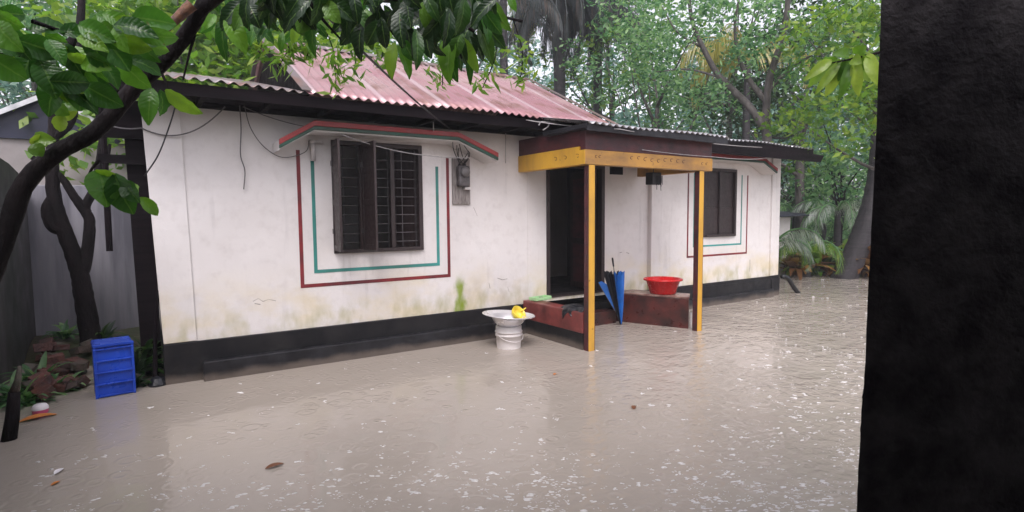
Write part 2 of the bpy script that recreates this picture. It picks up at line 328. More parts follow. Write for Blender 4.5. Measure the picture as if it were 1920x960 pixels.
# flood water: muddy, rippled by rain
m = NT('muddy_flood_water')
c = m.mix(m.ramp(m.noise(.35, 4), [(.35, 0), (.65, 1)]), (.34, .30, .255), (.39, .345, .298)); m.base(c)
m.set(Roughness=.05, IOR=1.33, Specular_IOR_Level=.5)
h = None
for sc_, amp, off in ((3.2, .4, 0), (5.1, .35, 7.3), (2.2, .35, 3.1)):   # rings of rain drops
    mp = m.n('ShaderNodeMapping'); mp.inputs['Location'].default_value = (off, off*1.7, 0); m.l(m.pos(), mp.inputs[0])
    vo = m.n('ShaderNodeTexVoronoi', voronoi_dimensions='2D'); vo.inputs['Scale'].default_value = sc_; m.l(mp.outputs[0], vo.inputs['Vector'])
    sp = m.n('ShaderNodeSeparateColor'); m.l(vo.outputs['Color'], sp.inputs[0])
    d = m.math('DIVIDE', vo.outputs['Distance'], sc_)          # metres from the drop
    R0 = m.math('MULTIPLY_ADD', sp.outputs[0], .42/sc_, .01)   # radius of this ring
    e = m.math('DIVIDE', m.math('SUBTRACT', d, R0), .022)
    pulse = m.math('MULTIPLY', m.math('COSINE', m.math('MULTIPLY', e, 2.2)), m.math('POWER', 2.718, m.math('MULTIPLY', m.math('MULTIPLY', e, e), -.5)))
    w = m.math('MULTIPLY', m.math('MULTIPLY', pulse, amp), m.math('MULTIPLY', m.math('GREATER_THAN', sp.outputs[1], .35), m.math('SUBTRACT', 1.15, sp.outputs[0])))
    h = w if h is None else m.math('ADD', h, w)
X, Y, Z = m.xyz()
chop = m.math('ADD', m.math('MULTIPLY', m.noise(3.2, 2, (1, 1.5, 1)), 3.0), m.math('MULTIPLY', m.math('MULTIPLY', m.noise(10, 2), m.ramp(m.noise(.9, 3), [(.35, .25), (.65, 1.5)])), 3.0))
wind = m.n('ShaderNodeMapRange', interpolation_type='SMOOTHSTEP')      # choppier in the open yard than in the lee of the wall
m.l(m.math('ADD', m.math('MULTIPLY', X, .55), m.math('MULTIPLY', Y, -.45)), wind.inputs[0])
wind.inputs[1].default_value = -1.2; wind.inputs[2].default_value = 3.6; wind.inputs[3].default_value = .22; wind.inputs[4].default_value = 2.5
h = m.math('ADD', h, m.math('MULTIPLY', chop, wind.outputs[0]))
m.bump(h, 1.0, .0042)
o = grid('water', np.linspace(-60, 70, 14), np.linspace(-28, 78, 12), lambda X, Y: X*0, m.m)
# ================================================================== HOUSE
YW = 6.84
house = thing('house', 'low white plastered house with red tin roof, black plinth and yellow porch', 'house', (5.6, YW, 0))
def lean(p):                                  # the left end of the wall leans a little outward
    x, y, z = p
    if x < .5: x -= .035*(z-.43)*(1 if x < .3 else .6)
    return (x, y, z)
def holed_wall(x0, x1, z0, z1, y0, y1, holes):
    xs = sorted({x0, x1, .5} | {h[0] for h in holes} | {h[1] for h in holes}); zs = sorted({z0, z1} | {h[2] for h in holes} | {h[3] for h in holes})
    solid = lambda i, k: 0 <= i < len(xs)-1 and 0 <= k < len(zs)-1 and not any(h[0] <= xs[i] and xs[i+1] <= h[1] and h[2] <= zs[k] and zs[k+1] <= h[3] for h in holes)
    b = MB()
    for i in range(len(xs)-1):
        for k in range(len(zs)-1):
            if not solid(i, k): continue
            a, c, e, g = xs[i], xs[i+1], zs[k], zs[k+1]
            q = lambda *P: b.add([lean(p) for p in P], [(0, 1, 2, 3)])
            q((a, y0, e), (c, y0, e), (c, y0, g), (a, y0, g)); q((c, y1, e), (a, y1, e), (a, y1, g), (c, y1, g))
            if not solid(i-1, k): q((a, y1, e), (a, y0, e), (a, y0, g), (a, y1, g))
            if not solid(i+1, k): q((c, y0, e), (c, y1, e), (c, y1, g), (c, y0, g))
            if not solid(i, k-1): q((a, y1, e), (c, y1, e), (c, y0, e), (a, y0, e))
            if not solid(i, k+1): q((a, y0, g), (c, y0, g), (c, y1, g), (a, y1, g))
    return b
WIN1 = (1.92, 3.09, 1.30, 2.66); WIN2 = (8.80, 9.79, 1.30, 2.60); DOOR = (5.13, 6.32, .47, 2.55)
holed_wall(.13, 11.26, .42, 3.02, YW, YW+.22, [WIN1, WIN2, DOOR]).build('front_wall', M['plaster'], house)
b = MB()
b.add([lean(p) for p in ((.13, YW+.22, .42), (.13, 9.6, .42), (.13, 9.6, 3.02), (.13, YW+.22, 3.02), (.30, YW+.22, .42), (.30, 9.6, .42), (.30, 9.6, 3.02), (.30, YW+.22, 3.02))],
      [(0, 3, 2, 1), (4, 5, 6, 7), (0, 1, 5, 4), (1, 2, 6, 5), (2, 3, 7, 6), (3, 0, 4, 7)])
b.box((11.06, YW+.222, .42), (11.26, 9.6, 3.02)); b.box((.31, 9.4, .42), (11.05, 9.6, 3.02))
b.build('side_and_back_wall', M['plaster_trim'], house)
for p, q in (((4.4, YW+.225, .43), (4.5, 9.39, 3.0)), ((7.6, YW+.225, .43), (7.7, 9.39, 3.0))): MB().box(p, q).build('inner_partition', M['plaster_in_shade'], house)
MB().box((.31, YW+.225, .427), (11.05, 9.39, .44)).build('inner_floor', M['plaster_in_shade'], house)
b = MB(); b.box((.12, YW-.035, -.4), (4.655, 9.62, .425)); b.box((4.655, YW-.02, -.4), (6.9, 9.62, .30)); b.box((6.9, YW-.035, -.4), (11.28, 9.62, .36+.0)); b.box((11.0, YW-.06, -.4), (11.29, YW-.036, .358))
b.build('plinth', M['black'], house, bevel=.008)
b = MB(); b.box((7.0, YW-.034, .361), (11.27, YW-.004, .419)); b.build('plinth_band', M['black'], house)
for p, q in (((.47, YW-.13, -.4), (4.65, YW-.037, .21)), ((6.95, YW-.13, -.4), (10.98, YW-.037, .16))): MB().box(p, q).build('plinth_ledge', M['ledge'], house, bevel=.012)
b = MB()
for p, q in (((4.78, YW-.012, .43), (4.84, YW-.001, 3.0)), ((7.33, YW-.085, .43), (7.62, YW-.001, 3.0)), ((10.98, YW-.04, .43), (11.262, YW-.001, 3.0))): MB().box(p, q).build('pilaster', M['plaster'], house, bevel=.006)
b.add([lean(p) for p in ((.125, YW-.02, .43), (.43, YW-.02, .43), (.43, YW-.02, 3.0), (.125, YW-.02, 3.0), (.125, YW-.001, .43), (.43, YW-.001, .43), (.43, YW-.001, 3.0), (.125, YW-.001, 3.0))],
      [(0, 1, 2, 3), (1, 5, 6, 2), (4, 0, 3, 7), (3, 2, 6, 7), (1, 0, 4, 5)])
b.build('pilaster', M['plaster'], house, bevel=.006)
for pts in (((1.00, .80), (1.06, .83), (1.10, .79), (1.17, .81), (1.24, .785)), ((1.02, .775), (1.08, .76)), ((10.31, .80), (10.315, .68), (10.305, .56)), ((3.86, 1.86), (3.90, 1.80), (3.92, 1.74)),
            ((4.25, .84), (4.33, .81), (4.42, .82)), ((4.42, .70), (4.45, .62)), ((4.10, .78), (4.12, .70)), ((6.66, 1.10), (6.72, 1.11)), ((6.82, 1.10), (6.88, 1.08))):
    b = MB(); b.tube([(x+random.uniform(-.006, .006), YW-.001, z) for x, z in pts], [random.uniform(.001, .0045) for _ in pts], 5); b.build('crack', M['scar'], house)
# painted borders round the windows
def border(x0, x1, zb, zt, w, mat, y=YW):
    b = MB(); b.box((x0, y-.004, zb), (x0+w, y-.0005, zt)); b.box((x1-w, y-.004, zb), (x1, y-.0005, zt)); b.box((x0+w, y-.004, zb), (x1-w, y-.0005, zb+w)); return b.build('painted_border', mat, house)
border(1.52, 3.49, .91, 2.52, .042, M['redline']); border(1.68, 3.33, 1.075, 2.40, .04, M['greenline'])
border(8.36, 10.19, .93, 2.50, .035, M['redline']); border(8.53, 10.0, 1.12, 2.50, .03, M['greenline'])
# hoods over the windows
def hood(x0, x1, x2, x3, zlo, zhi, y0, lightend=True):
    t = .105; P = [(x0, zlo), (x1, zhi), (x2, zhi), (x3, zlo)]
    h = MB()
    poly = [(x0, zlo-.06), (x1, zhi-.06)] + [(x2, zhi-.06), (x3, zlo-.06), (x3, zlo+t-.065), (x2, zhi+t-.065), (x1, zhi+t-.065), (x0, zlo+t-.065)]
    h.prism(poly, y0+.035, YW-.001, lambda u, v, d: (u, d, v)); hd = h.build('window_hood', M['plaster_trim'], house)
    for lo, hi, mt, dy in ((-.005, .055, 'redband', 0), (-.045, -.006, 'greenband', .004)):
        q = MB(); q.prism([(a, z+lo) for a, z in P] + [(a, z+hi) for a, z in P[::-1]], y0+dy, y0+.034, lambda u, v, d: (u, d, v)); q.build('painted_band', M[mt], hd, bevel=.005)
    return hd
hood(1.27, 1.65, 3.45, 4.05, 2.53, 2.76, 6.46); hood(7.25, 7.6, 10.22, 10.66, 2.58, 2.77, 6.5)
# window: frame, mullions, grille, shutters
def window(W, mull, shutters, panes, bars):
    x0, x1, z0, z1 = W; fr = MB(); t = .055; ya, yb = YW-.03, YW+.09
    fr.box((x0, ya, z0), (x0+t, yb, z1)); fr.box((x1-t, ya, z0), (x1, yb, z1)); fr.box((x0+t, ya, z1-t), (x1-t, yb, z1)); fr.box((x0+t, ya-.02, z0), (x1-t, yb, z0+t*.8))
    for mx in mull: fr.box((mx-.028, ya+.01, z0+t*.8), (mx+.028, yb-.01, z1-t))
    w = fr.build('window', M['shutter'], house, bevel=.005)
    if bars:
        g = MB(); z = z0+.12
        while z < z1-.1: g.tube([(x0+t, YW+.05, z), (x1-t, YW+.05, z)], .0065, 6); z += .115
        k = x0+t+.1
        while k < x1-t: g.tube([(k, YW+.064, z0+.04), (k, YW+.064, z1-t)], .0055, 6); k += .19
        g.build('grille', M['steel'], w)
    for (hx, hy, dx, dy, ww) in shutters:
        d = Vector((dx, dy, 0)).normalized(); nrm = Vector((-d.y, d.x, 0)); s_ = MB()
        R = Matrix(((d.x, nrm.x, 0, hx), (d.y, nrm.y, 0, hy), (0, 0, 1, 0), (0, 0, 0, 1)))
        za, zb = z0+.04, z1-.03; e = .045
        s_.box((0, -.014, za), (e, .014, zb), R); s_.box((ww-e, -.014, za), (ww, .014, zb), R)
        for zz in (za, za+(zb-za)*.42, za+(zb-za)*.72, zb-e*1.5): s_.box((e, -.012, zz), (ww-e, .012, zz+e*1.5), R)
        s_.box((e, -.005, za+e*1.5), (ww-e, .005, zb-e*1.5), R)
        s = s_.build('shutter', M['shutter'], w, bevel=.003)
        for zz in (za+.2, zb-.28): MB().box((-.01, -.022, zz), (.05, -.0145, zz+.06), R).build('hinge', M['steel'], s)
    return w
window(WIN1, [2.28, 2.68], [(1.925, YW-.035, -.10, -1, .42), (2.285, YW-.032, .04, -1, .42), (3.03, YW+.10, -.55, 1, .36)], None, True)
w2 = window(WIN2, [9.3], [], None, False)
for a, c in ((8.857, 9.27), (9.33, 9.735)):
    pn = MB(); pn.box((a, YW+.02, 1.345), (c, YW+.035, 1.86)); pn.box((a, YW+.026, 1.862), (c, YW+.04, 2.54)); pn.build('closed_shutter', M['shutter'], w2, bevel=.004)
# door frame, open leaf
b = MB(); x0, x1, z0, z1 = DOOR
b.box((x0, YW-.01, z0), (x0+.07, YW+.12, z1)); b.box((x1-.07, YW-.01, z0), (x1, YW+.12, z1)); b.box((x0+.07, YW-.01, z1-.07), (x1-.07, YW+.12, z1)); b.box((x0+.07, YW-.02, z0), (x1-.07, YW+.18, z0+.025))
dr = b.build('door', M['door'], house, bevel=.004)
b = MB(); b.box((x1-.115, YW+.125, z0+.03), (x1-.075, YW+.74, z1-.08)); lf = b.build('door_leaf', M['door'], dr, bevel=.004)
b = MB()
for za, zb in ((.6, 1.25), (1.35, 2.35)): b.box((x1-.124, YW+.2, za), (x1-.116, YW+.66, zb))
b.build('door_panel', M['maroon'], lf, bevel=.003)
b = MB(); b.box((6.43, YW-.03, 2.40), (6.70, YW-.001, 2.62)); b.build('transom_vent', M['woodblack'], house)
# roofs: corrugated sheet, three sections
def corrug(x0, x1, ya, za, yb, zb, mat, name, parent, period=.112, amp=.016, thick=.004, dx=0):
    nx = max(8, int((x1-x0)/period*8)); ny = 10
    xs = np.linspace(x0, x1, nx); ts = np.linspace(0, 1, ny)
    X, T = np.meshgrid(xs, ts); wave = amp*np.sin(2*np.pi*X/period); sagw = .012*np.sin(X*2.1)*(1-T)
    Yv = ya+(yb-ya)*T + .015*np.sin(X*1.15)*(1-T)+ .02*(np.floor(X/.76)%2)*(1-T); Z = za+(zb-za)*T+wave+sagw
    i = np.arange(nx*ny).reshape(ny, nx); f = np.stack([i[:-1, :-1], i[:-1, 1:], i[1:, 1:], i[1:, :-1]], -1).reshape(-1, 4)
    me = bpy.data.meshes.new(name); me.from_pydata(np.stack([X+dx*T, Yv, Z], -1).reshape(-1, 3).tolist(), [], f.tolist()); me.materials.append(mat)
    o = link(name, me, parent, True); s = o.modifiers.new('solid', 'SOLIDIFY'); s.thickness = thick; return o
YE, ZE, YR = 6.13, 3.045, 8.5
corrug(1.50, 5.93, YE, ZE, YR, 4.20, M['roofred'], 'red_roof', house)
corrug(1.50, 5.93, 10.9, ZE, YR+.002, 4.197, M['roofred'], 'red_roof', house)
b = MB(); b.prism([(-.13, -.065), (0, .0), (.13, -.065), (.13, -.055), (0, .015), (-.13, -.055)], 1.48, 5.95, lambda u, v, d: (d, YR+u, 4.215+v))
b.build('ridge_cap', M['roofgrey'], house)
for xv in (1.50, 5.93):
    for ya, yb in ((YE+.02, YR-.01), (YR+.01, 10.8)):
        za, zb = (ZE, 4.2) if ya < 8 else (4.2, ZE)
        MB().add([(xv-.05, ya, za+.02), (xv+.05, ya, za+.02), (xv+.05, yb, zb+.02), (xv-.05, yb, zb+.02), (xv-.05, ya, za+.028), (xv+.05, ya, za+.028), (xv+.05, yb, zb+.028), (xv-.05, yb, zb+.028)],
              [(0, 3, 2, 1), (4, 5, 6, 7), (0, 1, 5, 4), (1, 2, 6, 5), (2, 3, 7, 6), (3, 0, 4, 7)]).build('verge_flashing', M['roofgrey'], house)
for xv, th in ((1.56, .02), (5.85, .02)): MB().prism([(YE+.2, ZE+.02), (YR, 4.13), (10.7, ZE+.02)], xv, xv+th, lambda u, v, d: (d, u, v)).build('gable_board', M['woodblack'], house)
corrug(-.33, 1.47, YE, ZE, 9.9, ZE+.86, M['roofgrey'], 'grey_roof', house)
corrug(5.96, 11.42, YE+.05, ZE-.005, 9.9, ZE+.60, M['zinc'], 'grey_roof', house)
b = MB()
b.box((-.30, 6.20, 2.905), (11.40, 6.228, ZE-.025)); b.box((-.30, 6.23, 2.955), (11.40, YW-.002, 2.975))
b.box((.10, YW-.05, 2.90), (11.28, YW-.002, 2.954))
b.box((-.30, 6.24, 2.93), (-.27, 9.8, 2.954)); b.build('fascia_and_soffit', M['woodblack'], house)
k = -.1
while k < 11.3: MB().box((k, 6.23, 2.90), (k+.05, YW-.052, 2.953)).build('rafter', M['woodblack'], house); k += .62
# projecting tail of the black fascia at the right end
b = MB(); b.prism([(7.3, 2.77), (11.5, 2.76), (11.62, 2.90), (7.3, 3.02)], 6.10, 6.125, lambda u, v, d: (u, d, v)); b.build('eave_board', M['woodblack'], house)
# ------------------------------------------------------------------ porch: beams, columns, roof, benches
b = MB()
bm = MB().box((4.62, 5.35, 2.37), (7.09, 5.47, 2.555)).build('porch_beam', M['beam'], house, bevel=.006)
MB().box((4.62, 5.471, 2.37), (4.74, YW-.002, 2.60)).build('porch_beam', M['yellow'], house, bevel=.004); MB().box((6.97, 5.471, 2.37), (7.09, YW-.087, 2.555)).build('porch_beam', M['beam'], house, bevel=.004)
MB().box((4.612, 5.352, 2.374), (4.619, 5.468, 2.55)).build('beam_end', M['yellow'], bm)
b = MB(); b.box((4.632, 5.36, 2.557), (7.08, 5.46, 2.79)); b.box((4.632, 5.462, 2.602), (4.73, YW-.004, 2.83)); b.box((6.98, 5.462, 2.557), (7.08, YW-.087, 2.79))
b.build('porch_upper_beam', M['maroon'], house, bevel=.004)
# painted scrolls along the yellow beam
def scroll(cx, y, cz, s, ax):
    pts = []
    for i in range(15):
        t = i/14*4.2; r = s*(1-t/6); u = r*math.cos(t+1); w = r*math.sin(t+1)*.7
        pts.append((cx+u, y, cz+w) if ax == 'x' else (y, cx+u, cz+w))
    MB().tube(pts, .004, 4).build('painted_scroll', M['maroon'], bm)
for cx in np.linspace(5.42, 6.45, 9): scroll(cx, 5.349, 2.475+random.uniform(-.012, .012), random.uniform(.035, .055), 'x')
for cx in (4.8, 4.86, 6.85, 6.95): scroll(cx, 5.349, 2.47, .03, 'x')
for cy in (5.42, 5.5, 5.75, 5.95): scroll(cy, 4.619, 2.48, .045, 'y')
for cx, cy, wd in ((4.735, 5.40, .098), (6.865, 5.405, .10)):
    b = MB(); b.box((cx-wd/2, cy-.045, -.35), (cx+wd/2, cy+.045, 2.368)); cl = b.build('porch_column', M['yellow'], house, bevel=.006)
    b = MB(); b.box((cx-wd/2-.006, cy-.042, -.34), (cx-wd/2-.001, cy+.042, 2.36)); b.box((cx+wd/2+.001, cy-.042, -.34), (cx+wd/2+.006, cy+.042, 2.36)); b.build('painted_side', M['maroon'], cl)
corrug(4.50, 7.25, 5.16, 2.855, 6.12, 3.035, M['zinc'], 'porch_roof', house)
b = MB(); b.box((4.52, 5.20, 2.76), (7.23, 5.225, 2.845)); b.box((4.52, 5.228, 2.795), (7.23, 6.1, 2.81)); b.box((4.52, 5.23, 2.812), (4.545, 6.1, 2.85)); b.build('porch_fascia', M['ledge'], house)
b = MB(); b.box((4.665, 5.46, .215), (4.89, YW-.037, .485)); bn = b.build('porch_bench', M['benchred'], house, bevel=.01)
b = MB(); b.box((4.67, 5.465, -.4), (4.885, YW-.037, .213)); b.build('bench_base', M['black'], bn)
FP = [(6.38, 6.70), (6.86, 5.56), (7.18, 5.81), (6.82, 6.70)]
b = MB(); b.prism(FP, -.4, .455, lambda u, v, d: (u, v, d)); bn = b.build('porch_bench', M['benchdark'], house, bevel=.01)
b = MB(); b.prism([(6.372, 6.706), (6.857, 5.549), (7.19, 5.806), (6.828, 6.706)], .456, .485, lambda u, v, d: (u, v, d)); b.build('bench_top', M['benchtop'], bn, bevel=.006)
b = MB(); b.box((4.90, 6.1, -.4), (6.32, YW-.04, -.06)); b.box((4.90, 6.55, -.06), (6.32, YW-.04, .2)); b.build('door_step', M['benchdark'], house, bevel=.008)
# ================================================================== THINGS ON AND BY THE HOUSE
# meter board
mb = thing('meter_board', 'weathered grey board with electricity meter and tangled wires beside the open window', 'meter board', (3.66, YW, 1.9))
b = MB(); b.box((3.53, YW-.03, 1.90), (3.80, YW-.001, 2.52)); b.build('board', M['boardwood'], mb, bevel=.004)
b = MB(); b.box((3.58, YW-.13, 2.14), (3.75, YW-.031, 2.42)); bx = b.build('meter_case', M['steel'], mb, bevel=.02)
b = MB(); b.lathe([(.001, 0), (.06, 0), (.07, .02), (.05, .045), (.001, .05)], (3.665, YW-.132, 2.33), 20, Matrix.Rotation(math.pi/2, 3, 'X')); b.build('meter_dial', M['greycord'], bx, True)
b = MB(); b.box((3.69, YW-.085, 2.10), (3.78, YW-.031, 2.135)); b.build('cut_out_fuse', M['whitep'], mb, bevel=.006)
b = MB()
for k in range(7):
    p0 = Vector((3.60+.02*k, YW-.06, 2.42)); p2 = Vector((3.45+random.uniform(-.05, .3), YW-.4+random.uniform(0, .25), 2.76+random.uniform(-.02, .05)))
    mid = (p0+p2)/2+Vector((random.uniform(-.12, .12), random.uniform(-.1, .1), random.uniform(-.1, .05))); b.tube(smooth_path([p0, mid, p2], 6), .006, 5)
b.build('wire_tangle', M['cable'], mb)
pp = thing('wall_pipe', 'short white pipe with elbow under the hood, left of the open window', 'pipe', (1.7, YW, 2.4))
b = MB(); b.tube([(1.70, YW-.05, 2.40), (1.70, YW-.05, 2.60)], .028, 12); b.build('pipe', M['pipe'], pp, True)
b = MB(); b.tube([(1.70, YW-.05, 2.601), (1.70, YW-.05, 2.64)], .036, 12); b.tube([(1.70, YW-.05, 2.62), (1.82, YW-.04, 2.62)], .018, 8); b.build('elbow', M['pipe'], pp, True)
hb = thing('hanging_bundle', 'ragged black box hanging under the porch beam above the right bench', 'box', (7.2, 6.2, 2.3))
a0 = ony(1225, 336, 5.75)
b = MB(); b.box((a0.x-.09, 5.68, a0.z-.085), (a0.x+.09, 5.82, a0.z+.10), jit=.006); b.build('box', M['darkbox'], hb, bevel=.01)
b = MB()
for k in range(9): x = a0.x-.02+k*.016; b.tube([(x, 5.675, a0.z+.05), (x+random.uniform(-.01, .02), 5.67, a0.z-.05-random.uniform(0, .12))], .004, 4)
b.tube([(a0.x, 5.75, a0.z+.1), (a0.x, 5.75, 2.79)], .006, 5); b.build('torn_tape', M['cloth'], hb)
# cables and cords
def cord(name, pts, r, mat, label, cat='cable'):
    b = MB(); b.tube(pts, r, 6); return tag(b.build(name, mat, None, True), label, cat)
pe = Vector((3.52, 6.45, 2.79))
cord('service_cable', sag(at(330, -260, 2.6), at(842, 240, 7.55), .06, 24), .009, M['cable'], 'thick black cable running from the top leaves down to the left window hood')
cord('fascia_cable', sag((4.3, 6.17, 3.0), (5.0, 5.14, 2.80), .02) + sag((5.0, 5.14, 2.80), (9.4, 6.05, 2.93), .04), .006, M['string'], 'thin pale cable along the front edge of the porch roof')
cord('beam_cord', sag((5.6, 5.335, 2.60), (7.12, 5.335, 2.58), .01) + sag((7.12, 5.335, 2.58), (10.1, 6.3, 2.80), .03), .005, M['string'], 'thin pale cord across the maroon beam towards the right hood', 'cord')
cord('gate_rope', sag(ony(205, 235, 7.1), ony(265, 240, 6.8), .02, 6) + sag(ony(265, 240, 6.8), ony(422, 200, 6.72), .17, 18), .007, M['greycord'], 'grey rope sagging from the dark side gate to the left eave', 'rope')
cord('hanging_wire', smooth_path([ony(449, 195, 6.75), ony(452, 240, 6.78), ony(451, 290, 6.8), ony(459, 320, 6.8), ony(457, 355, 6.8)]), .006, M['greycord'], 'wire end hanging straight down on blank wall left of window', 'wire')
cord('loop_wire', smooth_path([ony(458, 198, 6.7), ony(470, 240, 6.75), ony(495, 275, 6.78), ony(530, 295, 6.8), ony(572, 285, 6.8), ony(580, 262, 6.8)]), .005, M['greycord'], 'thin wire looping from the eave to the left end of the red hood', 'wire')
cord('top_wire', sag(ony(455, 200, 6.6), ony(590, 240, 6.5), .03), .005, M['greycord'], 'thin dark wire from eave onto top left corner of hood', 'wire')
cord('window_cord', sag(ony(640, 252, 6.5), ony(786, 290, 6.5), .03) + sag(ony(786, 290, 6.5), ony(880, 296, 6.6), .01), .0055, M['string'], 'pale cord strung across the open window to the meter board', 'cord')
cord('plumb_string', [ony(948, 250, 6.75), ony(948, 306, 6.8)], .006, M['string'], 'white string hanging beside the right tip of the left hood', 'string')
cord('hood_hook', [ony(812, 216, 6.4), ony(813, 246, 6.42)], .006, M['string'], 'short white string from the eave to middle of left hood', 'string')
cord('knotted_cord', smooth_path([ony(1010, 235, 6.1), ony(1015, 229, 6.08), ony(1030, 228, 6.06), ony(1048, 228, 6.1)]) + smooth_path([ony(1030, 231, 6.06), ony(1027, 238, 6.05), ony(1018, 244, 6.05)]), .009, M['string'], 'white knot of cord tied on the eave left of the porch', 'cord')
cord('twig_wire', smooth_path([ony(330, 195, 6.4), ony(318, 235, 6.5), ony(297, 290, 6.6), ony(271, 330, 6.7)]), .007, M['cable'], 'black twiglike wire slanting across the left corner of wall', 'wire')
# bucket, bowl, scoop
bx, by = 3.99, 6.16
bk = thing('bucket', 'upturned white plastic bucket standing in the flood water by the bench', 'bucket', (bx, by, 0))
b = MB(); b.lathe([(.001, -.2), (.150, -.2), (.158, 0), (.166, .16), (.178, .162), (.178, .178), (.168, .18), (.170, .205), (.182, .207), (.182, .222), (.172, .224), (.172, .285), (.001, .29)], (bx, by, 0), 40); b.build('bucket_body', M['whitep'], bk, True)
b = MB(); b.tube([(bx+.19*math.cos(t), by+.19*math.sin(t)-.0, .20-.10*max(0, -math.sin(t))) for t in np.linspace(math.pi, 2*math.pi, 16)], .004, 5); b.build('handle', M['whitep'], bk)
bw = thing('bowl', 'wide aluminium bowl set on the upturned white bucket', 'bowl', (bx, by, .29))
tf = Matrix.Rotation(math.radians(4), 3, 'Y') @ Matrix.Rotation(math.radians(1.5), 3, 'X')
b = MB(); b.lathe([(.001, .0), (.145, .002), (.19, .05), (.235, .115), (.335, .148), (.352, .146), (.352, .153), (.335, .156), (.228, .122), (.18, .055), (.14, .010), (.001, .008)], (bx-.01, by, .288), 56, tf); b.build('bowl_body', M['alu'], bw, True)
sp = thing('scoop', 'yellow plastic scoop lying in the aluminium bowl', 'scoop', (bx+.12, by, .40))
b = MB(); tf = Matrix.Rotation(math.radians(48), 3, 'X') @ Matrix.Rotation(math.radians(12), 3, 'Y')
b.lathe([(.001, -.02), (.07, -.02), (.095, .02), (.105, .07), (.098, .07), (.088, .022), (.065, -.012), (.001, -.012)], (bx+.14, by+.02, .41), 28, tf); b.build('scoop_cup', M['yellowp'], sp, True)
b = MB(); b.prism([(0, -.02), (.14, -.014), (.15, 0), (.14, .014), (0, .02)], -.005, .005, lambda u, v, d: (bx+.22+u*.5, by+.02+v, .455+u*.25+d)); b.build('handle', M['yellowp'], sp, bevel=.002)
# red basin
rc = Vector((6.86, 6.07, .487))
rb = thing('basin', 'round red plastic basin standing on the right porch bench', 'basin', rc)
b = MB(); b.lathe([(.001, 0), (.185, 0), (.20, .01), (.262, .205), (.302, .212), (.305, .235), (.295, .24), (.258, .222), (.190, .016), (.001, .010)], rc, 48); b.build('basin_body', M['redp'], rb, True)
# pale green dish, black cloth on the left bench
gd = thing('soap_dish', 'small pale green plastic dish on the left bench beside the door', 'dish', (4.9, 6.62, .487))
b = MB(); R = Matrix.Translation((4.88, 6.66, .487)) @ Matrix.Rotation(.15, 4, 'Z')
b.box((-.15, -.07, 0), (.15, .07, .008), R)
for p, q in (((-.16, -.08, .008), (-.145, .08, .055)), ((.145, -.08, .008), (.16, .08, .055)), ((-.145, -.08, .008), (.145, -.066, .05)), ((-.145, .066, .008), (.145, .08, .05))): b.box(p, q, R)
b.build('dish_tray', M['greenp'], gd, bevel=.004)
b = MB(); b.lathe([(.001, .035), (.03, .03), (.042, .012), (.03, 0), (.001, 0)], R @ Vector((.02, 0, .009)), 16); b.build('soap', M['greycord'], gd, True)
def cloth(name, c, sx, sy, drop, label, mat):
    n = 26; v = []; f = []
    for i in range(n):
        for j in range(n):
            u = i/(n-1); w = j/(n-1); x = c.x-sx/2+u*sx; y = c.y-sy/2+w*sy
            z = c.z+.012+.035*abs(math.sin(u*9+w*4))*(.4+.6*math.sin(w*5+1)**2)+.012*math.sin(17*u+5*w)
            if u < .35: z = c.z - (.35-u)/.35*drop*(.6+.4*math.sin(w*7+1)); x = c.x-sx/2+.35*sx-.02-.015*math.sin(w*19)-.006
            v.append((x+.02*math.sin(w*8), y+.02*math.sin(u*9), z)); 
    f = [(i*n+j, (i+1)*n+j, (i+1)*n+j+1, i*n+j+1) for i in range(n-1) for j in range(n-1)]
    b = MB(); b.add(v, f); o = b.build(name, mat, None, True); s = o.modifiers.new('solid', 'SOLIDIFY'); s.thickness = .012; tag(o, label, 'cloth')
cloth('cloth', Vector((4.75, 5.72, .49)), .36, .46, .20, 'crumpled wet black cloth draped over the left bench edge behind the column', M['cloth'])
# umbrella
um = thing('umbrella', 'half folded blue and black umbrella standing handle up in the doorway', 'umbrella', (6.27, 6.45, -.06))
tip = Vector((6.24, 6.36, -.03)); top = Vector((6.11, 6.43, 1.07)); ax = (top-tip).normalized()
b = MB(); b.tube([tip, top-ax*.14], .006, 8); b.build('shaft', M['steel'], um)
b = MB(); b.tube([top-ax*.14, top-ax*.03, top], [.013, .016, .012], 10); b.build('handle', M['darkbox'], um, True)
def folds(side0, side1, mat, wide, nm):
    e1 = Vector((CR.x, CR.y, 0)).normalized(); e2 = Vector((-e1.y, e1.x, 0)); b = MB(); n = 24; rows = 14; v = []
    for i in range(rows):
        t = i/(rows-1); c = tip.lerp(top, .04+t*.74)
        for j in range(n+1):
            a = side0+(side1-side0)*j/n; r = (.012+wide*t**.85)*(1+.22*math.sin(j*2.1))
            v.append(c + (e1*math.cos(a)+e2*math.sin(a)*.7)*r + Vector((0, 0, .035*math.sin(j*1.3)*t*t)))
    m_ = n+1; f = [(i*m_+j, i*m_+j+1, (i+1)*m_+j+1, (i+1)*m_+j) for i in range(rows-1) for j in range(n)]
    b.add(v, f); o = b.build(nm, mat, um, False); s = o.modifiers.new('solid', 'SOLIDIFY'); s.thickness = .004
folds(-1.75, .9, M['umbblue'], .125, 'blue_panel'); folds(-3.2, -1.75, M['umbblack'], .13, 'black_panel'); folds(.9, 3.08, M['umbblack'], .12, 'back_panel')
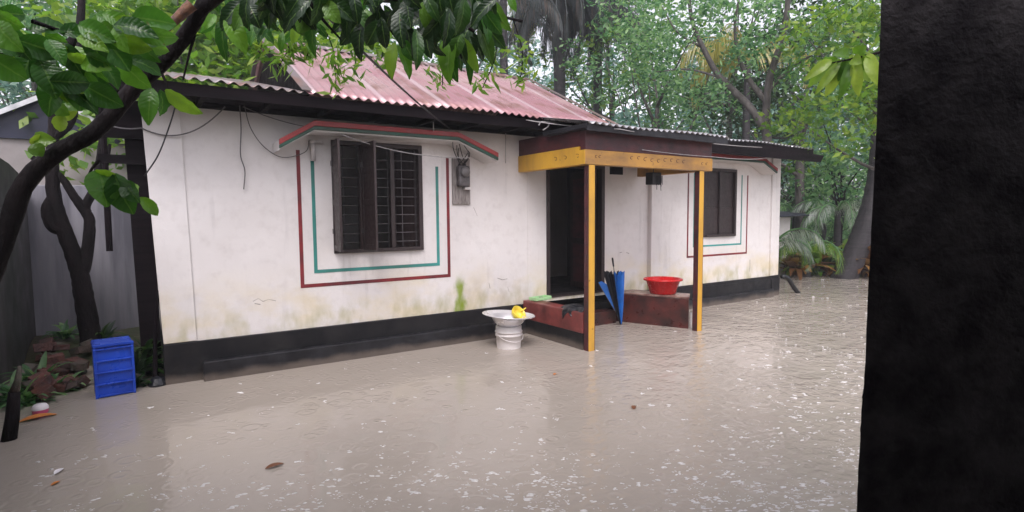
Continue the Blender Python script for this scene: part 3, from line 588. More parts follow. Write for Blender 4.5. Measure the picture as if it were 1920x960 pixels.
# a loose rib with its cloth hanging off to the left
e1 = Vector((CR.x, CR.y, 0)).normalized(); q0 = tip+ax*.12; q1 = tip+ax*.72-e1*.27
b = MB(); b.add([q0, q1, q1+e1*.05+Vector((0, 0, .02)), tip+ax*.66-e1*.10, tip+ax*.3-e1*.02], [(0, 1, 2, 3, 4)]); o = b.build('loose_panel', M['umbblue'], um); s = o.modifiers.new('solid', 'SOLIDIFY'); s.thickness = .006
b = MB(); b.tube([q0-e1*.004, q1-e1*.004], .005, 6); b.build('rib', M['steel'], um)
# drain spout by the right end of the porch (white water run-off pipe)
tag(MB().tube([(6.93, 5.57, -.3), (6.93, 5.57, .24)], .014, 8).build('stake', M['pipe'], None, True), 'short thin white pipe standing in water between right bench and column', 'pipe')
# crate
cr = thing('crate', 'blue plastic crate standing on end in the water at the left', 'crate', (-.31, 6.75, 0))
cb = MB(); R = Matrix.Translation((-.315, 6.86, -.12)) @ Matrix.Rotation(math.radians(6), 4, 'Z'); w, d, hh = .152, .17, .645
for sx in (-1, 1): cb.box((sx*w-.006, -d, 0), (sx*w+.006, d, hh), R)
cb.box((-w+.006, -d, 0), (w-.006, -d+.012, hh-.0), R); cb.box((-w+.006, d-.012, 0), (w-.006, d, hh-.03), R); cb.box((-w+.006, -d+.012, hh-.012), (w-.006, d-.012, hh), R)
cb.build('shell', M['bluep'], cr, bevel=.006)
cb = MB()
for k in range(5): z = .13+k*.115; cb.box((-w-.012, -d-.022, z), (w+.012, -d-.001, z+.014), R)
cb.box((-w-.014, -d-.026, hh-.022), (w+.014, -d-.001, hh+.004), R)
for sx in (-1, 1): cb.box((sx*w-.012, -d-.018, 0), (sx*w+.012, -d-.002, hh), R)
for k in range(2): cb.box((-w-.013, -d+.02+k*.16, hh-.02), (-w-.0065, -d+.14+k*.16, hh-.008), R)
cb.build('rib', M['bluep'], cr, bevel=.003)
# dark gate and passage frame at the left end of the house
gt = thing('side_gate', 'dark timber gate frame in the gap left of the house', 'gate', (-.1, 7.4, 0))
xg = lambda px, Y: ony(px, 400, Y).x
b = MB()
b.add([(xg(252, 7.4), 7.40, -.3), (.11, 7.40, -.3), (.11, 7.40, 2.9), (xg(240, 7.4), 7.40, 2.9), (xg(252, 7.4), 7.44, -.3), (.11, 7.44, -.3), (.11, 7.44, 2.9), (xg(240, 7.4), 7.44, 2.9)],
      [(0, 1, 2, 3), (1, 5, 6, 2), (5, 4, 7, 6), (4, 0, 3, 7), (3, 2, 6, 7)]); b.build('gate_board', M['woodblack'], gt)
b = MB(); xa = xg(190, 7.3)
b.box((xa, 7.30, 2.33), (.10, 7.37, 2.42)); b.box((xa, 7.30, 2.60), (.10, 7.37, 3.0)); b.tube([(xa+.05, 7.33, 1.4), (xa+.06, 7.33, 3.0)], .03, 8)
b.build('gate_frame', M['woodblack'], gt)
lp = thing('leaning_pole', 'thin black pole leaning on the left corner of the house', 'pole', (0, 6.8, 0))
p0 = onz(290, 722); p0.z = -.1; b = MB(); b.tube([p0, ony(291, 640, 6.95), ony(296, 545, 6.9)], [.026, .02, .016], 8); b.build('pole', M['woodblack'], lp)
b = MB(); b.lathe([(.001, .12), (.06, .10), (.09, .04), (.08, -.05)], p0+Vector((.03, -.02, .08)), 12); b.build('muddy_lump', M['cloth'], lp)
# boundary walls, hut
b = MB(); b.prism([(-1.9, -.4), (.12, -.4), (.12, 2.22), (-1.9, 2.20)], 9.9, 10.0, lambda u, v, d: (u, d, v));
w_ = b.build('boundary_wall', M['cement'], None, bevel=.01); tag(w_, 'blue grey cement boundary wall behind the forked tree', 'wall')
b = MB(); yy = [3.0, 5.5, 8.0, 8.8, 9.6, 9.85]; zz = [2.5, 2.5, 2.44, 2.40, 2.30, 2.1]
for i in range(5):
    b.add([(-1.50, yy[i], -.4), (-1.28, yy[i], -.4), (-1.28, yy[i], zz[i]), (-1.50, yy[i], zz[i]), (-1.50, yy[i+1], -.4), (-1.28, yy[i+1], -.4), (-1.28, yy[i+1], zz[i+1]), (-1.50, yy[i+1], zz[i+1])],
          [(1, 5, 6, 2), (4, 0, 3, 7), (3, 2, 6, 7)] + ([(0, 1, 2, 3)] if i == 0 else []) + ([(5, 4, 7, 6)] if i == 4 else []))
tag(b.build('side_wall', M['concrete'], None), 'dark mossy concrete wall along the left edge, its top sloping down', 'wall')
hut = thing('hut', 'small hut with navy gable and white barge boards behind the walls', 'hut', (-1.26, 13, 0))
ap = (-1.27, 3.93); el = (-3.3, 2.75); er = (-.15, 3.18)
b = MB(); b.box((-3.2, 13, -.3), (-.10, 17, 3.14)); b.build('wall', M['hutwall'], hut)
b = MB(); b.prism([(-3.2, 3.142), (-.2, 3.142), (ap[0], ap[1]-.06)], 12.93, 12.99, lambda u, v, d: (u, d, v)); b.build('gable', M['navy'], hut)
for nm, mt, t0, ya, yb in (('roof', 'tindark', .0, 12.8, 17.3), ('barge_board', 'whiteboard', -.075, 12.76, 12.79)):
    for e in (el, er):
        b = MB(); dxz = Vector((e[0]-ap[0], e[1]-ap[1])); nx_ = Vector((-dxz.y, dxz.x)).normalized()*(.03)
        if nx_.y < 0: nx_ = -nx_
        P = [ap, e, (e[0]+nx_.x, e[1]+nx_.y), (ap[0], ap[1]+.04)]
        if t0: P = [(ap[0], ap[1]+.045), (e[0], e[1]+.045), (e[0], e[1]-.035), (ap[0], ap[1]-.045)]
        b.prism(P, ya, yb, lambda u, v, d: (u, d, v)); b.build(nm, M[mt], hut)
# outhouse beyond the right end
oh = thing('outhouse', 'small pale lean-to shed just past the right end of the house', 'shed', (14, 9, 0))
b = MB(); b.prism([(12.2, -.4), (15.15, -.4), (15.4, .8), (15.45, 1.62), (12.2, 1.62)], 9.0, 10.6, lambda u, v, d: (u, d, v)); b.build('wall', M['plaster_trim'], oh)
corrug(12.0, 16.3, 8.7, 1.66, 11.0, 1.95, M['tindark'], 'roof', oh)
cord('black_hose', smooth_path([(11.32, 6.75, .40), (11.5, 6.72, .34), (11.72, 6.70, .12), (11.95, 6.7, -.05)]), .05, M['cable'], 'thick black hose end bent into the water at the right corner', 'hose')
# near black wall at the right of the frame
def pr(px, py, k=1.5): v = ray(px, py); return CO + v*(k/(v.dot(CF)))
nb = MB(); a = [pr(1656, -90), pr(1648, 120), pr(1632, 470), pr(1619, 735), pr(1616, 748), pr(1611, 850), pr(1603, 1010)]
bot = pr(1596, 1150); back = Vector((ray(1668, 480).x, ray(1668, 480).y, 0)).normalized()*.22; right = Vector((CR.x, CR.y, 0)).normalized()*1.5
zt = 3.4; zb = -.3
P = [Vector((a[0].x+.04, a[0].y-.03, zt))] + a + [Vector((bot.x, bot.y, zb))]
P = [Vector((p.x, p.y, p.z)) for p in P]
# resample so the edge is slightly rough
Q = []
for i in range(len(P)-1):
    for k in range(9): Q.append(P[i].lerp(P[i+1], k/9) + Vector((CR.x, CR.y, 0))*random.uniform(-.0012, .0012))
Q.append(P[-1]); n = len(Q); v = []
for q in Q: v += [q, q+right, q+right+back, q+back]
f = [(i*4+j, i*4+(j+1) % 4, (i+1)*4+(j+1) % 4, (i+1)*4+j) for i in range(n-1) for j in range(4)] + [(0, 3, 2, 1), ((n-1)*4, (n-1)*4+1, (n-1)*4+2, (n-1)*4+3)]
nb.add(v, f); nbd = thing('near_building', 'near grimy wall end of a building, coloured black for shade, filling the right of the picture', 'wall', (a[0].x+.6, a[0].y, 0))
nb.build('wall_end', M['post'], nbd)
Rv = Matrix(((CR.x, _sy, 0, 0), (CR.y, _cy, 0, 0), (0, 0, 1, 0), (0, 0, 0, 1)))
b = MB(); b.box((-4, -1.6, 2.75), (4, 1.15, 2.9), Rv); b.build('unseen_shade_roof', M['concrete'], nbd)  # added roof over the camera, out of view, to darken the wall end
b = MB(); b.box((-4, -1.75, -.3), (4, -1.61, 2.9), Rv); b.build('unseen_shade_wall', M['concrete'], nbd)  # added wall behind the camera, unseen, keeps light off the wall end
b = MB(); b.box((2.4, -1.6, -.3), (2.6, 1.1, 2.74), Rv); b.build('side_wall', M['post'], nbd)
# ================================================================== FOLIAGE
def quads_to_obj(V, name, mat, parent, per=4):
    n = len(V)//per; F = np.arange(n*per).reshape(n, per)
    me = bpy.data.meshes.new(name); me.vertices.add(len(V)); me.vertices.foreach_set('co', np.asarray(V, dtype=np.float32).ravel())
    me.loops.add(n*per); me.loops.foreach_set('vertex_index', F.ravel().astype(np.int32))
    me.polygons.add(n); me.polygons.foreach_set('loop_start', (np.arange(n)*per).astype(np.int32))
    me.update(calc_edges=True); me.materials.append(mat); return link(name, me, parent)
def leaf_quads(C, size, droop=.3, asp=.45):      # one diamond leaf per centre
    n = len(C); d = rng.normal(size=(n, 3)); d[:, 2] = d[:, 2]*.6 - droop; d /= np.linalg.norm(d, axis=1)[:, None]
    u = rng.normal(size=(n, 3)); w = np.cross(d, u); w /= np.linalg.norm(w, axis=1)[:, None]
    L = size*rng.uniform(.6, 1.3, (n, 1)); Wd = L*asp
    a = C-d*L*.5; b = C+w*Wd*.5; c = C+d*L*.5; e = C-w*Wd*.5
    return np.stack([a, b, c, e], 1).reshape(-1, 3)
def clump_points(cs, n, sh):                      # points in twig-like sprays inside ellipsoids
    out = []
    for c, r in cs:
        k = max(1, int(n/26)); tw = rng.normal(size=(k, 3)); tw /= np.linalg.norm(tw, axis=1)[:, None]; tw *= (rng.uniform(.25, 1, (k, 1))**.6)*np.array(r)
        for t in tw:
            m_ = 26; s_ = rng.uniform(0, 1, (m_, 1)); dirv = t/np.linalg.norm(t)+np.array([0, 0, -.35])
            out.append(np.array(c)+t+dirv*s_*sh*1.6-np.array([0, 0, 1])*s_**2*sh*.6+rng.normal(size=(m_, 3))*sh*.33)
    return np.concatenate(out)
def tree(label, px, R, H, spread, leaf, mat, bark='barkgrey', n_cl=9, dens=420, dk=1.1, lk=1.25, trunk_r=.14, low=.35, shift=(0, 0), group='trees behind the house', cat='tree', name='broadleaf_tree', lean_=(0, 0)):
    x, y = polar(px, R); base = Vector((x, y, -.2)); t = thing(name, label, cat, base, group)
    topc = base+Vector((lean_[0], lean_[1], H*.62))
    path = smooth_path([base, base+Vector((lean_[0]*.25+random.uniform(-.1, .1), lean_[1]*.25, H*.22)), base+Vector((lean_[0]*.6+random.uniform(-.2, .2), lean_[1]*.6, H*.42)), topc], 5)
    b = MB(); b.tube(path, lerp_list([trunk_r*1.25, trunk_r, trunk_r*.8, trunk_r*.45], len(path)), 9, wob=.06)
    cl = []
    for k in range(n_cl):
        a = 2*math.pi*k/n_cl*1.618+random.random(); rr = spread*random.uniform(.25, .95); z = H*random.uniform(low, .97)
        f = math.sqrt(max(.08, 1-((z/H-.62)/.55)**2)); c = base+Vector((lean_[0]+shift[0]+math.cos(a)*rr*f, lean_[1]+shift[1]+math.sin(a)*rr*f, z))
        r = spread*random.uniform(.30, .46); cl.append((tuple(c), (r, r, r*.66)))
        p0 = path[min(len(path)-1, int(len(path)*random.uniform(.45, .98)))]
        lp_ = smooth_path([p0, p0.lerp(c, .5)+Vector((random.uniform(-.2, .2), random.uniform(-.2, .2), -.15*rr)), Vector(c)], 4)
        b.tube(lp_, lerp_list([trunk_r*.42, trunk_r*.24, trunk_r*.08], len(lp_)), 6, cap=False)
    b.build('trunk', M[bark], t, True)
    quads_to_obj(leaf_quads(clump_points(cl, dens*dk, leaf*2.6), leaf*lk), 'crown', M[mat], t)
    return t
def frond_geo(base, az, length, rise, droop, leafl, n=34, hang=.7):    # returns rachis path and leaflet quads
    P = []; d = Vector((math.cos(az), math.sin(az), 0)); p = Vector(base); el = rise
    for i in range(15):
        P.append(p.copy()); p = p + (d*math.cos(el)+Vector((0, 0, math.sin(el))))*(length/14); el -= droop/14*(1+i/14)
    side = Vector((-d.y, d.x, 0)); V = []
    for i in range(n):
        t = .12+.86*i/(n-1); k = t*14; j = min(13, int(k)); q = P[j].lerp(P[j+1], k-j); tang = (P[j+1]-P[j]).normalized()
        L = leafl*(math.sin(math.pi*min(1, t*.9+.12))**.6)*random.uniform(.85, 1.1)
        for s in (-1, 1):
            dr = (side*s*(1-hang*.5)+tang*.45+Vector((0, 0, -hang*random.uniform(.7, 1.2)))).normalized()
            w_ = tang*.5*leafl*.075; m_ = q+dr*L*.5+Vector((0, 0, L*.06)); e = q+dr*L+Vector((0, 0, -L*.10))
            V += [q-w_*.5, m_-w_, e, m_+w_]
    return P, V
def palm(label, px, R, H, nf, flen, mat, bark='palmbark', r=.16, lean_=(0, 0), group='palms behind the house', dead=0, base=None, trunk_pts=None, droop=(1.5, 2.4), hang=.7, azs=None, leafl=.55, name='palm_tree', cat='palm'):
    if base is None: x, y = polar(px, R); base = Vector((x, y, -.3))
    t = thing(name, label, cat, base, group)
    pts = trunk_pts or [base, base+Vector((lean_[0]*.3, lean_[1]*.3, H*.4)), base+Vector((lean_[0], lean_[1], H))]
    path = smooth_path(pts, 7); b = MB(); b.tube(path, [q*(1+.05*(i % 2)) for i, q in enumerate(lerp_list([r*1.5, r*1.05, r*.85], len(path)))], 12, wob=.03); b.build('trunk', M[bark], t, True)
    top = path[-1]
    for k in range(nf):
        az = (2*math.pi*k/nf+random.uniform(-.25, .25)) if azs is None else azs[k]
        P, V = frond_geo(top, az, flen*random.uniform(.8, 1.1), random.uniform(.35, 1.1), random.uniform(*droop), leafl, hang=hang)
        rb_ = MB(); rb_.tube(P, lerp_list([.028, .018, .006], len(P)), 5, cap=False); f = rb_.build('frond', M['leaf_mid' if mat != 'leaf_yellow' else mat], t, True)
        quads_to_obj(np.array([tuple(v) for v in V]), 'leaflets', M[mat], f)
    for k in range(dead):
        az = 2*math.pi*k/dead+random.uniform(-.3, .3)
        P, V = frond_geo(top-Vector((0, 0, .1)), az, flen*random.uniform(.7, 1.15), random.uniform(-.5, .1), random.uniform(1.2, 1.5), leafl*1.15, n=44, hang=1.5)
        rb_ = MB(); rb_.tube(P, lerp_list([.03, .02, .008], len(P)), 5, cap=False); f = rb_.build('dead_frond', M['leaf_dead'], t, True)
        quads_to_obj(np.array([tuple(v) for v in V]), 'leaflets', M['leaf_dead'], f)
    return t
# left: behind the hut and over the low roof
tree('leafy bright green tree over the left end of the roof', 400, 13.5, 6.4, 2.5, .20, 'leaf_bright', n_cl=20, dens=420, trunk_r=.12, low=.6)
tree('bright tree whose twigs hang over the upper left of the red roof', 520, 14, 6.6, 2.6, .18, 'leaf_bright', n_cl=15, dens=380, low=.5)
tree('mid green tree behind the hut gable', 90, 25, 10.5, 3.4, .18, 'leaf_mid', n_cl=13, dens=460, trunk_r=.2)
tree('tree with dark trunk at top left behind the hut', 190, 21.5, 9.5, 2.6, .18, 'leaf_mid', 'bark', n_cl=9, dens=380, trunk_r=.2, low=.5)
tree('haze-blue tree far behind the hut at left edge', -60, 26, 10, 4, .2, 'leaf_haze_blue', n_cl=12, dens=420)
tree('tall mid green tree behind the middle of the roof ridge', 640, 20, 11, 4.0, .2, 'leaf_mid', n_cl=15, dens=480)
tree('haze-blue tree left of the hanging dead palm', 850, 24, 12, 4.2, .22, 'leaf_haze_blue', n_cl=15, dens=460)
tree('hazy tree far behind the left part of the ridge', 420, 28, 13, 5, .24, 'leaf_haze_blue', n_cl=16, dens=460)
# palms with dead skirts
palm('tall palm with a dense skirt of dead hanging fronds', 1050, 19, 9.6, 9, 3.4, 'leaf_haze_blue', dead=34, r=.2, leafl=.8, group='palms with dead skirts')
palm('slim palm with pale drooping fronds left of the skirted palm', 948, 17.5, 8.8, 8, 3.0, 'leaf_yellow', dead=5, r=.13, leafl=.6, group='palms with dead skirts')
palm('palm with grey hanging fronds right of the skirted palm', 1120, 21, 9.8, 7, 3.0, 'leaf_dead', dead=22, r=.17, leafl=.8, group='palms with dead skirts')
# right background
tree('low haze-blue bushy tree behind right end of the red roof', 1040, 15.5, 4.3, 2.1, .15, 'leaf_haze_blue', n_cl=12, dens=480, low=.3)
tree('low haze-blue tree between the red roof and the porch roof', 1160, 16.5, 4.6, 2.0, .15, 'leaf_haze_blue', n_cl=10, dens=420, low=.3)
tree('loose pale green tree above the porch with open twigs', 1230, 18, 8.4, 2.8, .15, 'leaf_mid', n_cl=11, dens=330, low=.42)
tree('yellow green tree high above the porch roof', 1150, 22, 11, 3.2, .18, 'leaf_bright', n_cl=9, dens=330, low=.55)
tree('open tree above the right window with sky gaps', 1360, 21, 10.5, 3.6, .17, 'leaf_mid', n_cl=11, dens=360, low=.45)
tree('dense dark green tree right of the forked limb', 1500, 19, 8.8, 2.6, .17, 'leaf_dark', n_cl=10, dens=380, low=.5)
tree('bright leafy tree beside the near black wall', 1760, 14, 7.0, 1.7, .14, 'leaf_bright', n_cl=9, dens=300, low=.55, shift=(-1.1, .9))
tree('thin dark tree behind the fern fronds at right', 1575, 19.5, 5.4, 1.5, .15, 'leaf_mid', 'bark', n_cl=8, dens=300, trunk_r=.10, low=.45)
tree('dark trunked tree hard against the near black wall', 1652, 23, 10, 2.2, .17, 'leaf_mid', 'bark', n_cl=6, dens=260, trunk_r=.2, low=.6)
tree('far hazy tree behind the right window', 1420, 34, 11, 5.5, .24, 'leaf_haze_blue', n_cl=14, dens=420)
tree('far hazy tree behind the porch', 1240, 36, 12, 6, .26, 'leaf_haze_blue', n_cl=14, dens=420)
tree('far hazy tree above the right water gap', 1560, 32, 11, 5, .24, 'leaf_haze_blue', n_cl=14, dens=420)
tree('far haze-blue tree behind the skirted palms', 1020, 38, 13, 6, .28, 'leaf_haze_blue', n_cl=15, dens=440)
tree('far haze-blue tree beyond the right edge of the gap', 1720, 30, 11, 5, .24, 'leaf_haze_blue', n_cl=12, dens=400)
tree('low dark thicket tree behind the right shed', 1490, 27, 5.0, 3.0, .17, 'leaf_dark', n_cl=12, dens=420, low=.15)
tree('low green thicket tree behind the leaning palm', 1630, 28, 4.6, 3.2, .18, 'leaf_mid', n_cl=13, dens=420, low=.1)
# forked bare limbs over the right window
fk = thing('forked_tree', 'grey tree with long bare forked limbs above the right window', 'tree', (*polar(1438, 14.5), -.3))
D = 14.5; A = lambda x, y, d=D: at(x, y, d)
b = MB()
def limb(pts, ra, rb_, n=7): p = smooth_path(pts, 6); b.tube(p, lerp_list([ra, rb_], len(p)), n, cap=False, wob=.05)
x, y = polar(1438, D); limb([Vector((x, y, -.3)), A(1438, 300), A(1436, 230), A(1442, 150), A(1470, 60), A(1480, -40)], .13, .05)
limb([A(1437, 245), A(1400, 195), A(1350, 145), A(1318, 90), A(1298, 40), A(1290, -20)], .10, .035)
limb([A(1436, 190), A(1405, 150), A(1385, 105), A(1378, 50), A(1385, 0)], .07, .025)
limb([A(1440, 170), A(1480, 130), A(1530, 95), A(1570, 40)], .05, .02); limb([A(1350, 145), A(1290, 130), A(1230, 135)], .03, .012)
limb([A(1318, 90), A(1270, 60), A(1240, 10)], .03, .012)
b.build('trunk', M['barkgrey'], fk, True)
cs = [(tuple(A(px, py)), (r, r, r*.6)) for px, py, r in ((1298, 30, .8), (1230, 100, .7), (1380, 20, .7), (1480, 30, .9), (1560, 60, .8), (1250, 0, .8), (1430, 90, .5), (1200, 40, .6), (1330, 180, .4), (1520, 150, .5))]
quads_to_obj(leaf_quads(clump_points(cs, 420, .32), .13), 'crown', M['leaf_mid'], fk)
# yellow arching palm fronds behind the porch roof
ygp = polar(1395, 17)
palm('low palm with yellow arching fronds behind the porch roof', 0, 0, 0, 5, 3.2, 'leaf_yellow', r=.1, base=Vector((ygp[0], ygp[1], -.3)), trunk_pts=[Vector((ygp[0], ygp[1], -.3)), Vector((ygp[0], ygp[1], 3)), Vector((ygp[0], ygp[1], 5.9))],
     azs=[2.5, 2.15, 2.9, 3.4, -.6], leafl=.8, hang=1.3, droop=(1.9, 2.5), group='yellow palms')
# the leaning palm standing in water at right
pb = onz(1583, 520)
palm('leaning dark palm trunk rising from the water near the black wall', 0, 0, 0, 8, 2.6, 'leaf_mid', base=pb, trunk_pts=[pb+Vector((-.25, 0, -.3)), at(1606, 468, pb.length*1.0), at(1628, 405, pb.length), at(1644, 330, pb.length), at(1656, 180, pb.length), at(1668, 30, pb.length)], r=.215, group='leaning palm')
# small fern palms near the shed
for px, R, z, lab, azs, L in ((1455, 15.6, 1.2, 'small palm with pale frond arching past the shed roof', [-.75, -.2, .5, -1.3, 1.4], 1.6),
                             (1570, 18.6, 2.0, 'feathery young palm with pale fronds left of the leaning trunk', [2.6, 3.1, -1.6, -.6, .3, 2.0, -2.4], 2.1),
                             (1545, 21, 1.6, 'young palm in the middle of the right thicket', [0, 1, 2, 3, 4, 5, -.7], 2.4),
                             (1490, 19.5, 1.9, 'young palm behind the shed with dark fronds', [.3, 1.2, 2.2, 3.2, 4.2, 5.2, 5.9], 2.6),
                             (1515, 17.2, 1.0, 'low bright palm at the bank between shed and leaning trunk', [.2, 1.0, 1.9, 2.8, 3.6, 4.5, 5.4], 1.7), (1650, 20, 1.4, 'young palm tucked behind the leaning trunk', [.2, 1.1, 2.1, 3.3, 4.0, 5.0], 2.2)):
    x, y = polar(px, R); bs = Vector((x, y, -.2))
    palm(lab, 0, 0, 0, len(azs), L, 'leaf_pale' if 'pale' in lab else 'leaf_bright' if 'bright' in lab else 'leaf_mid', base=bs, trunk_pts=[bs, bs+Vector((0, 0, z*.5)), bs+Vector((0, 0, z))], azs=azs, r=.09, leafl=.45, droop=(1.7, 2.4), hang=.9, group='young palms in the right thicket', name='young_palm')
# broad-leaved undergrowth on the far bank
def strap_leaf(b0, az, L, W, el, droop, V, F):
    d = Vector((math.cos(az), math.sin(az), 0)); s = Vector((-d.y, d.x, 0)); p = Vector(b0); n0 = len(V); k = 7
    for i in range(k+1):
        t = i/k; w_ = W*math.sin(math.pi*(t*.93+.04))**.8*.5
        V += [p-s*w_+Vector((0, 0, w_*.35)), p, p+s*w_+Vector((0, 0, w_*.35))]; p = p+(d*math.cos(el)+Vector((0, 0, math.sin(el))))*(L/k); el -= droop/k
    for i in range(k):
        a = n0+i*3; F += [(a, a+1, a+4, a+3), (a+1, a+2, a+5, a+4)]
def bush(name, label, loc, n, L, W, mat, group=None, cat='plant', el=(.6, 1.3), droop=(.8, 1.8)):
    V = []; F = []; loc = Vector(loc)
    for k in range(n): strap_leaf(loc+Vector((random.uniform(-.12, .12)*L, random.uniform(-.12, .12)*L, 0)), random.uniform(0, 6.28), L*random.uniform(.6, 1.15), W*random.uniform(.7, 1.2), random.uniform(*el), random.uniform(*droop), V, F)
    b = MB(); b.add(V, F); return tag(b.build(name, M[mat], None, True), label, cat, group)
spots = [(1482, 18.5, 'leaf_dark', 'dark'), (1500, 19.5, 'leaf_mid', 'mid green'), (1518, 19.0, 'leaf_bright', 'bright'), (1534, 20.0, 'leaf_bright', 'yellow green'), (1552, 19.2, 'leaf_mid', 'broad'), (1566, 20.2, 'leaf_bright', 'tall bright'), (1608, 19.2, 'leaf_bright', 'upright'), (1622, 19.8, 'leaf_yellow', 'yellowing'), (1640, 19, 'leaf_bright', 'pale green'), (1528, 21.5, 'leaf_dark', 'tall dark'), (1590, 21, 'leaf_bright', 'large bright'), (1493, 17.6, 'leaf_rust', 'low rusty brown'), (1512, 18.0, 'leaf_rust', 'reddish'), (1548, 18.2, 'leaf_rust', 'brownish orange'), (1530, 17.8, 'leaf_bright', 'low bright'), (1632, 18.0, 'leaf_rust', 'orange brown')]
where = ['behind the shed foot', 'right of the shed foot', 'on the bank left of the leaning palm', 'in the middle of the far bank', 'just left of the leaning palm', 'behind the leaning palm base', 'right of the leaning palm base', 'on the bank by the black wall', 'at the edge of the black wall', 'at the back of the far bank', 'at the back behind the leaning palm', 'at the water edge nearest the shed', 'at the water edge a step right of the shed', 'at the water edge left of the leaning palm', 'in the middle of the water edge', 'at the water edge between palm and black wall']
for (px, R, mt, w1), w2 in zip(spots, where):
    x, y = polar(px, R); bush('undergrowth_plant', w1+' clump of arching leaves '+w2, (x, y, 0), 40, 1.25 if R < 21 else 1.7, .22, mt, 'leafy clumps on the far bank')
# far-off wood reads as one mass
far = []
for k in range(60):
    a = math.radians(-26+k*2.15); R = random.uniform(42, 50); h_ = random.uniform(5, 13)
    for z in np.arange(1.2, h_, 2.4): far.append(((R*math.sin(a)+random.uniform(-1, 1), R*math.cos(a)+random.uniform(-1, 1), z), (2.2, 2.2, 1.7)))
fo = quads_to_obj(leaf_quads(clump_points(far, 210, .7), .42), 'far_wood', M['leaf_haze_blue'], None); fo['kind'] = 'stuff'; fo['label'] = 'hazy mass of far trees closing the view'; fo['category'] = 'trees'
# forked dark tree by the left wall
ft = thing('forked_tree', 'dark wet forked tree growing behind the blue crate', 'tree', (-.6, 8.7, 0))
b = MB(); D2 = 8.7; A2 = lambda x, y: ony(x, y, D2)
limb([A2(172, 668), A2(168, 620), A2(158, 560), A2(150, 515), A2(135, 470), A2(112, 410), A2(100, 360), A2(98, 300), A2(101, 230), A2(100, 160), A2(95, 90)], .12, .04, 10)
limb([A2(152, 520), A2(164, 470), A2(168, 415), A2(160, 390), A2(178, 350), A2(186, 300), A2(192, 250)], .075, .03, 8)
limb([A2(163, 400), A2(140, 370), A2(112, 330), A2(60, 295)], .06, .03, 7); limb([A2(178, 355), A2(196, 320), A2(206, 270)], .04, .02, 6)
limb([A2(120, 430), A2(100, 425), A2(88, 395), A2(96, 372)], .08, .05, 8)
limb([A2(98, 260), A2(130, 230), A2(140, 190), A2(150, 60), A2(155, -40)], .06, .04, 7)
b.build('trunk', M['bark'], ft, True)
# ------------------------------------------------------------------ near tree with big glossy leaves
nt_ = thing('near_tree', 'near dark tree bending in from the left with large glossy leaves', 'tree', (-.75, 3.0, -.3))
b = MB()
limb([Vector((-.80, 2.9, -.4)), at(-90, 700, 3.2), at(-20, 520, 3.2), at(18, 420, 3.2), at(48, 342, 3.2), at(110, 285, 3.2), at(180, 245, 3.2), at(248, 170, 3.2), at(310, 112, 3.15), at(352, 60, 3.1), at(378, 15, 3.05), at(410, -60, 3.0)], .042, .030, 12)
b.build('trunk', M['bark'], nt_, True)
b = MB()
limb([at(-40, 92, 2.7), at(20, 95, 2.7), at(70, 94, 2.72), at(112, 98, 2.74), at(128, 88, 2.74), at(137, 72, 2.76)], .022, .014, 8)
limb([at(137, 72, 2.76), at(180, 60, 2.8), at(230, 85, 2.8)], .008, .003, 5)
b.build('branch', M['bark'], nt_, True); b = MB()
limb([at(378, 15, 3.05), at(440, -20, 2.9), at(560, -25, 2.8), at(700, -10, 2.8), at(820, 15, 2.8), at(890, 60, 2.8)], .03, .008, 7)
limb([at(560, -25, 2.8), at(600, 30, 2.8), at(640, 75, 2.8)], .012, .004, 5); limb([at(700, -10, 2.8), at(730, 50, 2.8), at(755, 90, 2.8)], .012, .004, 5)
b.build('branch', M['bark'], nt_, True); b = MB()
limb([at(820, 15, 2.8), at(850, 70, 2.8), at(866, 110, 2.8)], .010, .004, 5); limb([at(365, 65, 3.1), at(355, 100, 3.1), at(343, 150, 3.1)], .008, .004, 5)
limb([at(300, 130, 3.15), at(318, 170, 3.1), at(330, 200, 3.1)], .007, .003, 5)
limb([at(60, 40, 2.6), at(120, 60, 2.65), at(180, 75, 2.7)], .008, .004, 5); limb([at(186, 300, 3.2), at(170, 320, 3.2), at(160, 350, 3.2)], .008, .004, 5)
b.build('branch', M['bark'], nt_, True)
b = MB(); limb([at(360, 8, 3.0), at(330, 36, 3.0), at(299, 66, 3.0)], .026, .014, 7); b.build('snapped_branch', M['splitwood'], nt_, True)
def hero_leaf(b, base, tip, width, roll=0, curl=.12):
    base = Vector(base); tip = Vector(tip); ax = tip-base; L = ax.length; d = ax.normalized()
    view = (CO-base).normalized(); s = d.cross(view).normalized(); s = Matrix.Rotation(roll, 3, d) @ s; nn = s.cross(d).normalized(); k = 9; v = []; f = []
    for i in range(k+1):
        t = i/k; w = width*.40*(math.sin(math.pi*min(1, t**.85*.97+.02))**.75); c = base+ax*t+nn*(curl*L*math.sin(math.pi*t))-Vector((0, 0, .05*L*t*t))
        for q in (-1, -.5, 0, .5, 1): v.append(c+s*w*q+nn*(abs(q)*w*.38+.004*math.sin(i*2.3+q*3)))
    for i in range(k):
        for j in range(4): a = i*5+j; f.append((a, a+1, a+6, a+5))
    b.add(v, f); b.uv = getattr(b, 'uv', []) + [(j/4, i/k) for i in range(k+1) for j in range(5)]
def leaves_px(L, dist, name='foliage', mat='leaf_hero', jitter=.12):
    b = MB()
    for bx_, by_, tx, ty, w in L:
        d0 = dist+random.uniform(-jitter, jitter); hero_leaf(b, at(bx_, by_, d0), at(tx, ty, d0+random.uniform(-.05, .05)), w*d0/F_PX, random.uniform(-.7, .7))
    return b.build(name, M[mat], nt_, True)
rl = random.Random(3)
